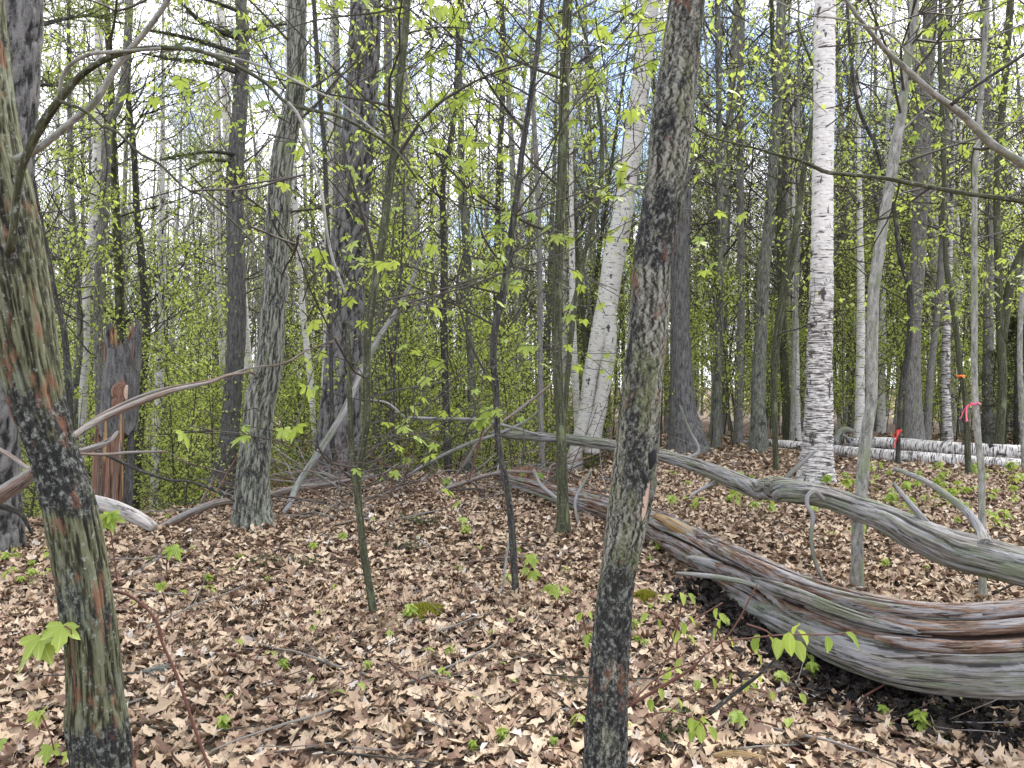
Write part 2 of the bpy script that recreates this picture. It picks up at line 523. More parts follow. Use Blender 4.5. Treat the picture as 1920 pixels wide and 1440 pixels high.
M['leaf_small'] = leaf_mat('small_spring_leaf', (0.33, 0.43, 0.075), (0.54, 0.62, 0.19), 0.6)
M['needle'] = leaf_mat('pine_needle', (0.045, 0.085, 0.03), (0.09, 0.13, 0.045), 0.15)
M['needlelight'] = leaf_mat('light_pine_needle', (0.12, 0.18, 0.05), (0.22, 0.28, 0.09), 0.3)
M['deadleaf'] = dead_leaf_mat()
M['ground'] = ground_mat()
M['rotten'] = wood_mat('rotten_red_brown_wood', ((0.035, 0.02, 0.014), (0.15, 0.09, 0.062), (0.34, 0.245, 0.185)), 9, 110, 0.65, (0.42, 0.41, 0.41), 0.62)
M['silver'] = wood_mat('weathered_silver_wood', ((0.05, 0.04, 0.035), (0.20, 0.185, 0.165), (0.42, 0.40, 0.36)), 5, 100, 1.25, (0.40, 0.40, 0.41), 0.7)
M['redwood'] = wood_mat('exposed_red_brown_heartwood', ((0.06, 0.03, 0.02), (0.19, 0.105, 0.07), (0.33, 0.21, 0.15)), 2.0, 80, 0.0, (0.3, 0.26, 0.23), 0.1)
M['yellowwood'] = wood_mat('yellowish_split_wood', ((0.08, 0.045, 0.02), (0.27, 0.18, 0.08), (0.42, 0.31, 0.17)), 2.0, 80, 0.1, (0.3, 0.28, 0.24), 0.1)
M['stick'] = wood_mat('dead_stick_bark', ((0.05, 0.035, 0.028), (0.17, 0.125, 0.10), (0.33, 0.27, 0.23)), 4.0, 90, 0.3, (0.36, 0.35, 0.33), 0.3)
M['peeled'] = plain('bare_tan_wood', (0.50, 0.37, 0.28), 0.7, 0.4, 40)
M['undershade'] = wood_mat('shadow_black_rotten_wood', ((0.008, 0.006, 0.005), (0.028, 0.021, 0.017), (0.07, 0.055, 0.046)), 6, 70, 0.1, (0.07, 0.065, 0.06), 0.1)  # near-black rotten wood; the shadow beneath the log is put into its colour
M['palelog'] = wood_mat('pale_peeled_log', ((0.16, 0.13, 0.11), (0.42, 0.39, 0.36), (0.58, 0.56, 0.53)), 6, 60, 0.2, (0.5, 0.49, 0.47), 0.3)
M['black'] = plain('black_scar_bark', (0.02, 0.02, 0.021), 0.9, 0.5, 60)
M['ribbonpink'] = plain('pink_plastic_ribbon', (0.90, 0.13, 0.27), 0.4, 0.15, 10)
M['ribbonred'] = plain('red_plastic_ribbon', (0.80, 0.06, 0.05), 0.4, 0.15, 10)
M['ribbonorange'] = plain('orange_plastic_ribbon', (0.85, 0.25, 0.05), 0.4, 0.15, 10)
M['moss'] = leaf_mat('yellow_green_moss', (0.16, 0.16, 0.015), (0.30, 0.27, 0.03), 0.2, 0.9)
M['darkfir'] = leaf_mat('dark_conifer_needle', (0.012, 0.025, 0.01), (0.03, 0.05, 0.02), 0.1)

# ------------------------------------------------------------------ leaf shapes
def oak_leaf(rows, seed, curl=0.35):
    r = random.Random(seed)
    v, f3, f4 = [], [], []
    phase = r.uniform(0, 1); lob = r.choice([2.5, 3.0, 3.5])
    cx, cy, tw = r.uniform(-0.6, 2.2) * curl, r.uniform(-1.6, 1.6) * curl, r.uniform(-1.2, 1.2)
    L = []
    for i in range(rows + 1):
        t = i / rows
        env = math.sin(math.pi * min(1, t * 0.93 + 0.03)) ** 0.7
        for sgn in (-1, 0, 1):
            wv = env * (0.27 + 0.11 * math.cos(2 * math.pi * (lob * t + phase + 0.1 * sgn)) * (1 if rows > 5 else 0.4))
            if rows > 5 and i % 2: wv *= 0.72
            x, y = sgn * wv, t - 0.5 + (0.08 if (sgn and rows > 5 and i % 2 == 0) else 0)
            z = cx * x * x * 4 + cy * y * y * 1.6 + tw * x * y + (0.05 * r.uniform(-1, 1) if sgn else 0) - (0.03 if sgn == 0 else 0)
            v.append((x, y, z))
    for i in range(rows):
        a = i * 3
        f4 += [(a, a + 1, a + 4, a + 3), (a + 1, a + 2, a + 5, a + 4)]
    return np.array(v), np.array(f4), np.zeros((0, 3), int)

def maple_leaf(seed, simple=False, droop=0.5):
    r = random.Random(seed)
    # outline by angle from the tip direction (+Y), petiole at origin
    if simple:
        ang = [0, 28, 55, 85, 125]; rad = [1.0, 0.55, 0.85, 0.5, 0.5]
    else:
        ang = [0, 12, 22, 30, 42, 54, 66, 80, 98, 118, 150]
        rad = [1.0, 0.78, 0.72, 0.46, 0.68, 0.92, 0.66, 0.44, 0.60, 0.52, 0.22]
    pts = []
    for s, seq in ((-1, list(zip(ang, rad))[::-1]), (1, list(zip(ang, rad))[1:])):
        for a, q in seq:
            q = q * r.uniform(0.93, 1.07)
            th = math.radians(a) * s
            pts.append((math.sin(th) * q, math.cos(th) * q))
    v = [(0, 0, 0)]
    for x, y in pts:
        v.append((x, y, -droop * (0.35 * abs(x) + 0.45 * max(y, 0) ** 2) + 0.05 * r.uniform(-1, 1)))
    n = len(pts)
    f3 = [(0, i + 1, i) for i in range(1, n)]
    return np.array(v), np.zeros((0, 4), int), np.array(f3)

def oval_leaf(seed, rows=6, droop=0.4):
    r = random.Random(seed)
    v, f4 = [], []
    for i in range(rows + 1):
        t = i / rows
        w = 0.30 * math.sin(math.pi * t ** 0.85) ** 0.8 * (1.0 if i % 2 else 0.93) + 0.004
        for sgn in (-1, 0, 1):
            v.append((sgn * w, t, -droop * t * t * 0.6 + abs(sgn) * w * 0.45 + 0.02 * r.uniform(-1, 1)))
    for i in range(rows):
        a = i * 3
        f4 += [(a, a + 1, a + 4, a + 3), (a + 1, a + 2, a + 5, a + 4)]
    return np.array(v), np.array(f4), np.zeros((0, 3), int)

def diamond():
    v = np.array([(0, 0, 0), (0.34, 0.5, -0.08), (0, 1, -0.2), (-0.34, 0.5, -0.08), ])
    return v, np.zeros((0, 4), int), np.array([(0, 1, 2), (0, 2, 3)])

def rotmats(yaw, pitch, roll):
    cy, sy = np.cos(yaw), np.sin(yaw); cp, sp = np.cos(pitch), np.sin(pitch); cr, sr = np.cos(roll), np.sin(roll)
    n = len(yaw)
    Rz = np.zeros((n, 3, 3)); Rz[:, 0, 0] = cy; Rz[:, 0, 1] = -sy; Rz[:, 1, 0] = sy; Rz[:, 1, 1] = cy; Rz[:, 2, 2] = 1
    Rx = np.zeros((n, 3, 3)); Rx[:, 0, 0] = 1; Rx[:, 1, 1] = cp; Rx[:, 1, 2] = -sp; Rx[:, 2, 1] = sp; Rx[:, 2, 2] = cp
    Ry = np.zeros((n, 3, 3)); Ry[:, 0, 0] = cr; Ry[:, 0, 2] = sr; Ry[:, 1, 1] = 1; Ry[:, 2, 0] = -sr; Ry[:, 2, 2] = cr
    return Rz @ Rx @ Ry

def scatter(mb, tmpl, pos, size, yaw, pitch, roll):
    """many copies of a leaf template, joined"""
    v, f4, f3 = tmpl
    n, k = len(pos), len(v)
    if n == 0: return
    R = rotmats(yaw, pitch, roll)
    V = np.einsum('nij,kj->nki', R, v) * np.asarray(size).reshape(-1, 1, 1) + pos[:, None, :]
    off = (np.arange(n) * k)[:, None, None]
    F4 = (f4[None] + off).reshape(-1, 4) if len(f4) else None
    F3 = (f3[None] + off).reshape(-1, 3) if len(f3) else None
    tint = np.repeat(NR.random(n), k)
    flow = np.tile(v * 0.1, (n, 1)) + np.repeat(NR.random((n, 3)) * 5, k, axis=0)
    mb.raw(V.reshape(-1, 3), F4, F3, flow, tint)

DIA = diamond()
MAPS = [maple_leaf(s, True) for s in range(2)]
def leaves(mb, pos, size, tmpl=None, droop=(0.1, 1.0), rs=None):
    pos = np.asarray(pos, float).reshape(-1, 3)
    n = len(pos)
    if n == 0: return
    sz = size * NR.uniform(0.6, 1.25, n)
    scatter(mb, tmpl or DIA, pos, sz, NR.uniform(0, 6.283, n), -NR.uniform(droop[0], droop[1], n), NR.uniform(-0.6, 0.6, n))

def mesh_of(name, tmpl, mat, scale=1.0):
    mb = MB(); v, f4, f3 = tmpl
    mb.raw(v * scale, f4, f3, v * scale, 0.3)
    o = mb.build(name, mat)
    me = o.data
    bpy.data.objects.remove(o)
    return me

LEAFM = [mesh_of('maple_leaf', maple_leaf(s, False, 0.85), M['leaf']) for s in (1, 2, 3)]
LEAFO = [mesh_of('oval_leaf', oval_leaf(s), M['leaf']) for s in (4, 5)]
DEADM = [mesh_of('dead_leaf', oak_leaf(8, s, 0.5), M['deadleaf']) for s in range(8)]

def put_leaf(parent, p, size, yaw=None, pitch=None, roll=None, kind='m', name='leaf'):
    me = RND.choice(LEAFM if kind == 'm' else LEAFO)
    o = bpy.data.objects.new(name, me)
    COL.objects.link(o)
    o.parent = parent
    q = parent['_o']
    o.location = (p[0] - q[0], p[1] - q[1], p[2] - q[2])
    yaw = RND.uniform(0, 6.283) if yaw is None else yaw
    pitch = -RND.uniform(0.2, 1.0) if pitch is None else pitch
    roll = RND.uniform(-0.4, 0.4) if roll is None else roll
    Rm = rotmats(np.array([yaw]), np.array([pitch]), np.array([roll]))[0]
    o.rotation_euler = Matrix(Rm.tolist()).to_euler()
    o.scale = (size,) * 3
    return o

# ------------------------------------------------------------------ growing twigs
def nrm(v):
    return v / max(np.linalg.norm(v), 1e-9)

def grow(mb, r, p, d, L, rad, lvl, tips, up=0.10, wob=0.22, seg=3, nch=(3, 5), rmin=0.0025):
    n = 4 if lvl <= 0 else 6
    pts = [p]; cur = p
    d = nrm(d)
    dirs = [d]
    for k in range(n):
        d = nrm(d + wob * np.array([r.gauss(0, 1), r.gauss(0, 1), r.gauss(0, 0.7)]) * 0.6 + np.array([0, 0, up]) * 0.5)
        cur = cur + d * (L / n)
        pts.append(cur); dirs.append(d)
    rr = np.maximum(np.linspace(rad, rad * 0.35, n + 1), rmin)
    mb.tube(pts, rr, seg, cap=False)
    if lvl <= 0:
        for k in range(1, n + 1):
            tips.append((pts[k], dirs[k]))
        return
    for c in range(r.randint(*nch)):
        k = r.randint(1 if lvl < 2 else 2, n)
        side = np.array([r.gauss(0, 1), r.gauss(0, 1), r.gauss(0, 0.5)])
        side = nrm(side - dirs[k] * side.dot(dirs[k]))
        grow(mb, r, pts[k], dirs[k] * 0.7 + side * r.uniform(0.5, 1.0), L * r.uniform(0.35, 0.6), rr[k] * 0.6, lvl - 1, tips, up, wob, seg, nch, rmin)

def tips_pos(tips, r, keep=1.0, jit=0.03):
    return [p + np.array([r.gauss(0, jit), r.gauss(0, jit), r.gauss(0, jit * 0.6)]) for p, _ in tips if r.random() < keep]

# ------------------------------------------------------------------ bark relief for near trunks
def relief(kind, R):
    def fur(fl, a, s):
        q = np.stack([np.cos(a) * R * 88, np.sin(a) * R * 88, s * 6.0], 1)
        q = q + 1.0 * (np.stack([fbm(q * 0.5, 50, 2), fbm(q * 0.5, 60, 2), fbm(q * 0.5, 70, 2)], 1) - 0.5) * 2
        return (np.minimum(np.abs(fbm(q, 5, 4) * 2 - 1) * 3.2, 0.7) * 0.11 - 0.06) + (fbm(np.stack([np.cos(a), np.sin(a), s * 2], 1), 8, 2) - .5) * 0.16
    def sca(fl, a, s):
        q = np.stack([np.cos(a) * R * 130, np.sin(a) * R * 130, s * 75], 1)
        q = q + 1.2 * (np.stack([fbm(q * 0.4, 50, 2), fbm(q * 0.4, 60, 2), fbm(q * 0.4, 70, 2)], 1) - 0.5) * 2
        n = fbm(q, 9, 4)
        return np.clip((n - 0.47) * 6, -1, 1) * 0.024 + (fbm(q * 2.3, 19, 2) - .5) * 0.05 + (fbm(np.stack([np.cos(a) * 1.3, np.sin(a) * 1.3, s * 3.2], 1), 4, 3) - .5) * 0.26
    def pine(fl, a, s):
        q = np.stack([np.cos(a) * R * 26, np.sin(a) * R * 26, s * 4.5], 1)
        return np.minimum(np.abs(fbm(q, 2, 3) * 2 - 1) * 3.0, 0.7) * 0.16 - 0.08
    def soft(fl, a, s):
        return (fbm(np.stack([np.cos(a) * 1.2, np.sin(a) * 1.2, s * 3], 1), 6, 3) - .5) * 0.22
    def shag(fl, a, s):
        q = np.stack([np.cos(a) * 4, np.sin(a) * 4, s * 45], 1)
        return np.clip((fbm(q, 7, 2) - 0.5) * 5, -0.2, 1) * 0.05
    def rotl(fl, a, s):
        w = 0.10 * (fbm(np.stack([s * 1.2, a * 0, a * 0], 1), 12, 2) - 0.5) * 2
        g = 0
        for a0, wd, dp_ in ((1.15, 0.10, 0.30), (0.55, 0.06, 0.16), (1.75, 0.05, 0.12), (0.1, 0.05, 0.14), (2.2, 0.06, 0.12)):
            k = np.clip(fbm(np.stack([s * 1.7 + a0 * 9, a * 0, a * 0], 1), 31, 2) * 3 - 0.7, 0, 1)
            g = g - dp_ * k * np.exp(-((a - a0 - w) / wd) ** 2)
        q = np.stack([np.cos(a) * R * 30, np.sin(a) * R * 30, s * 1.3], 1)
        n = fbm(q, 3, 4)
        st = np.floor(n * 9) / 9
        q2 = np.stack([np.cos(a) * R * 120, np.sin(a) * R * 120, s * 14], 1)
        return g + (st - 0.5) * 0.36 + (fbm(q * 2.5, 8, 3) - 0.5) * 0.10 + np.clip((fbm(q2, 15, 3) - 0.5) * 6, -1, 1) * 0.022
    def oldwood(fl, a, s):
        q = np.stack([np.cos(a) * R * 60, np.sin(a) * R * 60, s * 3.0], 1)
        n = fbm(q, 13, 4)
        return (np.floor(n * 8) / 8 - 0.5) * 0.22 + (fbm(np.stack([np.cos(a), np.sin(a), s * 2.2], 1), 8, 2) - .5) * 0.3
    return dict(rotl=rotl, oldwood=oldwood, furrow=fur, scaly=sca, pine=pine, soft=soft, shag=shag)[kind]

def path_px(pts, d):
    """[(x,y,w)] top->bottom in pixels, depth d (number or (top,bottom)) -> (n,4)"""
    pts = np.array(pts, float)
    n = len(pts)
    dd = np.full(n, d, float) if np.isscalar(d) else np.interp(np.linspace(0, 1, n), np.linspace(0, 1, len(d)), d)
    W = np.stack([(pts[:, 0] - 960) / F * dd, dd, CZ - (pts[:, 1] - 720) / F * dd, pts[:, 2] / F * dd * 0.5], 1)
    return W

def extend(W, top=True, extra=4.0, ground=True, flare=1.0):
    """continue a trunk above the frame and down into the ground"""
    if ground:
        a, b = W[-2], W[-1]
        dr = nrm(b[:3] - a[:3])
        if dr[2] > -0.5: dr = nrm(np.array([dr[0] * 0.3, 0, -1.0]))
        g = gz(b[0], b[1])
        if b[2] > g - 0.12:
            n = int((b[2] - g + 0.15) / 0.3) + 1
            step = (b[2] - g + 0.15) / abs(dr[2]) / n
            add = []
            for k in range(1, n + 1):
                q = b[:3] + dr * step * k
                fr = 1 + (flare - 1) * (k / n) ** 2
                add.append([*q, b[3] * fr])
            W = np.vstack([W, add])
    if top:
        a, b = W[1], W[0]
        dr = nrm(b[:3] - a[:3])
        n = 6
        add = []
        q = b[:3].copy()
        for k in range(1, n + 1):
            dr = nrm(dr + np.array([0, 0, 0.25]))
            q = q + dr * extra / n
            add.append([*q, b[3] * (1 - 0.75 * k / n)])
        W = np.vstack([add[::-1], W])
    return W

KINDREL = dict(grey='furrow', pine='pine', maple='furrow', striped='furrow', scaly='scaly', birch='soft', birchshag='shag', pale='soft', sapling='soft', dark='soft')
BASES = []
def add_tree(name, label, cat, mat, pts, d=None, seg=12, step=0.12, extra=4.0, nb=8, leafn=1.0, blen=1.6, lsize=0.07, flare=1.25,
             ground=True, top=True, stems=(), branches=(), group=None, indiv=False, zlo=1.0, twm='twig', up=0.12, lvl=2, rmin=0.003, smb=None, leaf_t=None, nch=(3, 5)):
    if d is None:
        d = gdepth(pts[-1][0], pts[-1][1])
    W = extend(path_px(pts, d), top, extra, ground, flare)
    base = W[-1, :3].copy()
    base[2] = gz(base[0], base[1]) if ground else base[2]
    root = thing(name, label, cat, base, group)
    if ground and d < 12: BASES.append((base[0], base[1], W[-1, 3]))
    Wc = np.stack(list(catmull(W, 6)))
    Wr = resample(Wc[::-1], step)
    if ground and d < 16:
        Wr[:, 3] *= 1 + 0.42 * np.exp(-np.maximum(Wr[:, 2] - base[2], 0) / (2.2 * W[-1, 3]))
    mb = MB()
    mb.tube(Wr[:, :3], Wr[:, 3], seg, relief(smb or KINDREL.get(mat, 'soft'), float(np.mean(Wr[:, 3]))))
    mb.build('trunk', M[mat], root)
    r = random.Random(hash(label) % 1000 if False else sum(map(ord, label)))
    for st in stems:          # further stems: (pts, d)
        Ws = resample(catmull(path_px(st[0], st[1] if len(st) > 1 and st[1] else d)[::-1], 6), step)
        if len(st) > 2 and st[2]:
            Ws = resample(catmull(extend(path_px(st[0], st[1] or d), st[2] == 'top' or True, extra, False)[::-1], 6), step)
        mb = MB(); mb.tube(Ws[:, :3], Ws[:, 3], seg, relief('soft', 0.05))
        mb.build('stem', M[mat], root)
    tips = []
    bm_ = MB()
    cand = [k for k in range(len(Wr)) if Wr[k, 2] > base[2] + zlo]
    if cand:
        for b in range(int(nb * 1.6)):
            k = r.choice(cand)
            az = r.uniform(0, 6.283)
            dr = np.array([math.cos(az), math.sin(az), r.uniform(0.0, 0.8)])
            rb = min(Wr[k, 3] * 0.28, 0.012) + 0.002
            grow(bm_, r, Wr[k, :3], dr, blen * r.uniform(0.5, 1.2), rb, lvl, tips, up=up, rmin=rmin, nch=nch)
    for br in branches:       # placed branches: (pts, d[, material])
        Wb = resample(catmull(path_px(br[0], br[1]), 6), max(0.03, step * 0.6))
        mb = MB(); mb.tube(Wb[:, :3], Wb[:, 3], 8, relief('soft', 0.02))
        mb.build('branch', M[br[2] if len(br) > 2 else mat], root)
        nt = br[3] if len(br) > 3 else 3
        for j in range(nt):
            k = r.randint(len(Wb) // 4, len(Wb) - 2)
            az = r.uniform(0, 6.283)
            t0 = nrm(Wb[k + 1, :3] - Wb[k, :3])
            dr = t0 + 0.8 * np.array([math.cos(az), math.sin(az), r.uniform(-0.3, 0.8)])
            grow(bm_, r, Wb[k, :3], dr, blen * r.uniform(0.25, 0.6), Wb[k, 3] * 0.5 + 0.001, 1, tips, up=up, rmin=rmin)
    if bm_.n:
        bm_.build('twigs', M[twm], root)['kind'] = 'stuff'
    if leafn > 0 and tips:
        if indiv:
            r.shuffle(tips)
            vis = []
            for p, dd in tips:
                if p[1] < 0.8: continue
                x, y = 960 + p[0] / p[1] * F, 720 - (p[2] - CZ) / p[1] * F
                if -30 < x < 1950 and -30 < y < 1440: vis.append(p)
            for p in vis[:int(leafn)]:
                put_leaf(root, p, lsize * r.uniform(0.5, 1.1))
        else:
            lb = MB()
            leaves(lb, tips_pos(tips, r, min(1, leafn), 0.02), lsize, leaf_t)
            if leafn > 1:
                leaves(lb, tips_pos(tips, r, leafn - 1, 0.06), lsize, leaf_t)
            if lb.n:
                o = lb.build('leaves', M['leaf_small'], root, smooth=False)
                o['kind'] = 'stuff'
    return root

# ================================================================== SETTING
def axis(a, b, fine0, fine1, step, grow_=1.12):
    c = list(np.arange(fine0, fine1, step))
    s, x = step, fine1
    while x < b:
        c.append(x); s *= grow_; x += s
    c.append(b)
    s, x = step, fine0
    lo = []
    while x > a:
        s *= grow_; x -= s
        lo.append(max(x, a))
    return np.array(sorted(set(lo)) + c)
gx = axis(-250, 250, -7, 9, 0.07); gy = axis(-60, 400, 1.2, 16, 0.07)
X, Y = np.meshgrid(gx, gy)
Z = gzv(X, Y) + (fbm(np.stack([X.ravel() * 6, Y.ravel() * 6, X.ravel() * 0], 1), 21, 3).reshape(X.shape) - 0.5) * 0.05 * sst(30, 12, np.abs(Y))
nx, ny = len(gx), len(gy)
idx = np.arange(nx * ny).reshape(ny, nx)
f4 = np.stack([idx[:-1, :-1], idx[:-1, 1:], idx[1:, 1:], idx[1:, :-1]], 2).reshape(-1, 4)
mb = MB(); mb.raw(np.stack([X, Y, Z], 2).reshape(-1, 3), f4)
floor = mb.build('forest_floor', M['ground'])
tag(floor, 'gently rising woodland floor of brown soil under fallen leaves', 'ground', kind='structure')
floor['_o'] = [0, 0, 0]

# ---- leaf litter
def spots(n, y0, y1, wide=0.8, pad=0.9, xmin=-99, xmax=99):
    y = np.sqrt(NR.uniform(y0 ** 2, y1 ** 2, n))
    x = NR.uniform(-1, 1, n) * (wide * y + pad)
    k = (x > xmin) & (x < xmax)
    return x[k], y[k]

def litter(mb, n, y0, y1, rows, size, seeds, lift=0.035, **kw):
    for s in seeds:
        x, y = spots(n // len(seeds), y0, y1, **kw)
        z = gzv(x, y) + NR.uniform(0.0, lift, len(x)) + 0.008
        scatter(mb, oak_leaf(rows, s, 0.5), np.stack([x, y, z], 1), size * NR.uniform(0.4, 1.2, len(x)), NR.uniform(0, 6.283, len(x)),
                NR.normal(0, 0.22, len(x)), NR.normal(0, 0.24, len(x)))
mb = MB()
litter(mb, 17000, 1.9, 5.2, 8, 0.090, range(14))
for q_ in range(6):        # torn fragments and oval beech leaves
    x, y = spots(3200, 1.9, 8.5)
    scatter(mb, oval_leaf(60 + q_, 3, (-1) ** q_ * 0.7), np.stack([x, y, gzv(x, y) + NR.uniform(0.01, 0.045, len(x))], 1), NR.uniform(0.025, 0.075, len(x)), NR.uniform(0, 6.283, len(x)), NR.normal(0, 0.35, len(x)), NR.normal(0, 0.4, len(x)))
litter(mb, 26000, 5.0, 9.5, 6, 0.095, range(10, 18), 0.045)
litter(mb, 16000, 9.3, 17, 3, 0.12, range(20, 25), 0.05, xmin=-3)
lit = mb.build('leaf_litter', M['deadleaf'])
tag(lit, 'thick carpet of curled tan oak and maple leaves covering the ground', 'leaf litter', kind='stuff')
# leaf stalks, pine needles and twig crumbs between the leaves
x, y = spots(9000, 1.9, 8.0)
n = len(x); an = NR.uniform(0, 6.283, n); ln = NR.uniform(0.02, 0.09, n) * 0.5
z = gzv(x, y) + NR.uniform(0.015, 0.055, n)
dx, dy, dz = np.cos(an) * ln, np.sin(an) * ln, NR.normal(0, 0.25, n) * ln
wx, wy = -np.sin(an) * 0.0018, np.cos(an) * 0.0018
vv = np.stack([np.stack([x - dx - wx, y - dy - wy, z - dz], 1), np.stack([x - dx + wx, y - dy + wy, z - dz], 1), np.stack([x + dx, y + dy, z + dz + 0.002], 1), np.stack([x, y, z - 0.004], 1)], 1)
i4 = np.arange(n)[:, None] * 4
ff = np.concatenate([i4 + np.array([[0, 1, 2]]), i4 + np.array([[1, 3, 2]]), i4 + np.array([[3, 0, 2]])])
mb = MB(); mb.raw(vv.reshape(-1, 3), None, ff, None, np.repeat(NR.random(n), 4))
tag(mb.build('litter_crumbs', M['stick']), 'fine stalks, needles and twig crumbs strewn between the fallen leaves', 'litter crumbs', kind='stuff')
# nearest leaves that can be picked out one by one
k = 0
x, y = spots(900, 2.75, 4.3, pad=-0.05)
order = np.argsort(y)
for i in order:
    if k >= 290: break
    if (x[i] ** 2) > (0.72 * y[i]) ** 2: continue
    o = bpy.data.objects.new('fallen_leaf', DEADM[k % 8])
    COL.objects.link(o); o.parent = floor
    o.location = (x[i], y[i], gz(x[i], y[i]) + RND.uniform(0.03, 0.055))
    o.rotation_euler = (RND.gauss(0, 0.3), RND.gauss(0, 0.3), RND.uniform(0, 6.28))
    o.scale = (RND.uniform(0.08, 0.135),) * 3
    k += 1

# ================================================================== PLACED TREES
add_tree('striped_maple', 'leaning green furrowed trunk close at the left edge with a black scarred joint', 'tree', 'striped',
    [(-40, 120, 100), (-28, 250, 108), (-12, 340, 118), (8, 440, 122), (28, 540, 116), (45, 630, 108), (62, 715, 98), (72, 760, 92), (101, 847, 80), (133, 960, 88),
     (159, 1110, 88), (173, 1210, 87), (179, 1300, 90), (181, 1350, 98), (193, 1440, 95), (200, 1500, 98)], 2.3, seg=128, step=0.007, nb=0, leafn=0, blen=0.8, extra=3, zlo=2.2,
    branches=[
     ([(20, 470, 15), (25, 433, 14), (37, 333, 14), (53, 283, 15), (80, 233, 16), (110, 190, 14), (150, 143, 12), (200, 110, 11), (260, 92, 10), (333, 90, 9), (383, 98, 8), (443, 123, 8), (500, 157, 7), (533, 190, 7), (567, 203, 7), (633, 217, 6), (690, 247, 6), (740, 280, 5), (780, 333, 4)], (2.2, 1.9, 1.8), 'sapling', 1),
     ([(110, 188, 7), (118, 140, 7), (140, 115, 7), (175, 100, 7), (230, 96, 6), (300, 90, 5)], (1.98, 1.85), 'pale', 0),
     ([(383, 97, 5), (450, 112, 5), (520, 135, 4), (590, 170, 4), (640, 195, 4), (690, 235, 4), (720, 262, 3)], (1.83, 1.8), 'pale', 0),
     ([(30, 300, 16), (60, 285, 15), (90, 265, 13), (150, 215, 12), (180, 190, 12), (215, 130, 11), (245, 92, 10), (280, 50, 10), (315, 0, 9), (340, -50, 7)], (2.25, 2.0), 'pale', 0),
     ([(113, 190, 7), (160, 208, 6), (190, 236, 5), (220, 247, 5), (262, 288, 5), (300, 308, 5), (345, 352, 4), (380, 368, 4), (450, 428, 4), (500, 484, 3), (545, 530, 2)], (1.96, 1.8), 'sapling', 2),
     ([(540, 192, 6), (562, 220, 6), (575, 260, 6), (592, 320, 5), (605, 370, 5), (612, 430, 5), (625, 490, 5), (648, 550, 4)], (1.81, 1.8), 'pale', 0),
    ])
T9 = add_tree('foreground_tree', 'scaly foreground trunk right of centre with black patches and a peeled wound', 'tree', 'scaly',
    [(1290, -5, 66), (1280, 70, 70), (1270, 150, 74), (1259, 230, 77), (1249, 333, 74), (1236, 410, 72), (1224, 480, 73), (1217, 580, 72), (1207, 680, 73), (1198, 780, 77), (1192, 860, 77),
     (1178, 960, 76), (1161, 1060, 66), (1152, 1127, 69), (1144, 1227, 72), (1140, 1327, 73), (1135, 1440, 76), (1130, 1520, 82)], 2.4, seg=190, step=0.0042, nb=0, leafn=0, extra=4)
# wound: bare wood and loose bark on the front-right of the trunk
def on_trunk(x, y, d): return P(x, y, d)
mb = MB()
Wp = path_px([(1212, 868, 8), (1209, 890, 20), (1205, 925, 26), (1200, 960, 22), (1193, 990, 10)], 2.352)
Wp = resample(catmull(Wp, 5), 0.01)
mb.tube(Wp[:, :3], Wp[:, 3], 16, flat=0.45)
mb.build('bare_wound', M['peeled'], T9)
mb = MB()
for q in ([(1214, 800, 5), (1219, 835, 11), (1222, 865, 13), (1217, 900, 9)], [(1222, 880, 4), (1226, 900, 12), (1223, 925, 10), (1217, 950, 4)]):
    Wp = resample(catmull(path_px(q, 2.345), 5), 0.01)
    mb.tube(Wp[:, :3], Wp[:, 3], 10, relief('soft', 0.02), flat=0.4)
mb.build('loose_bark', M['scaly'], T9)
mb = MB()
Wp = resample(catmull(path_px([(1227, 842, 5), (1224, 852, 13), (1222, 864, 15), (1219, 880, 6)], 2.345), 4), 0.006)
mb.tube(Wp[:, :3], Wp[:, 3], 14, relief('soft', 0.03))
mb.build('knot', M['black'], T9)

add_tree('large_pine', 'broad blurred dark trunk behind the left edge tree, top left corner', 'tree', 'pine',
    [(36, -10, 76), (34, 100, 74), (28, 200, 74), (22, 290, 74), (8, 500, 76), (-10, 750, 80), (-25, 1000, 90)], 6.0, seg=48, step=0.03, nb=3, zlo=3.5, leafn=0, extra=5)
add_tree('maple_tree', 'medium lichened trunk standing on the crest left of centre, mossy foot', 'tree', 'maple',
    [(557, -10, 34), (557, 60, 35), (555, 167, 36), (543, 233, 39), (530, 300, 41), (522, 400, 42), (518, 480, 42), (512, 580, 44), (505, 680, 48), (488, 760, 49), (480, 833, 49), (474, 900, 50), (473, 960, 54), (475, 990, 70)], None,
    seg=96, step=0.010, nb=14, leafn=0.5, blen=1.4, extra=5, lsize=0.06, zlo=2.0, flare=1.5)
add_tree('pine_tree', 'dark slender trunk rising out of green understory left of the crest maple', 'tree', 'pine',
    [(451, -10, 20), (455, 67, 24), (450, 200, 27), (442, 300, 30), (441, 400, 32), (443, 480, 32), (444, 613, 33), (436, 740, 33), (428, 830, 34), (413, 913, 46)], 11.5, seg=32, step=0.04, nb=22, leafn=0.5, blen=2.2, zlo=3.5)
add_tree('pine_tree', 'thickest straight dark ridged trunk left of centre, behind the leaning stick', 'tree', 'pine',
    [(686, -10, 55), (684, 67, 57), (680, 150, 58), (667, 300, 61), (660, 400, 62), (653, 480, 63), (648, 600, 65), (643, 700, 67), (634, 850, 74), (628, 890, 88)], 10.2, seg=64, step=0.025, nb=14, leafn=0.3, blen=1.5, zlo=4.5, extra=6)
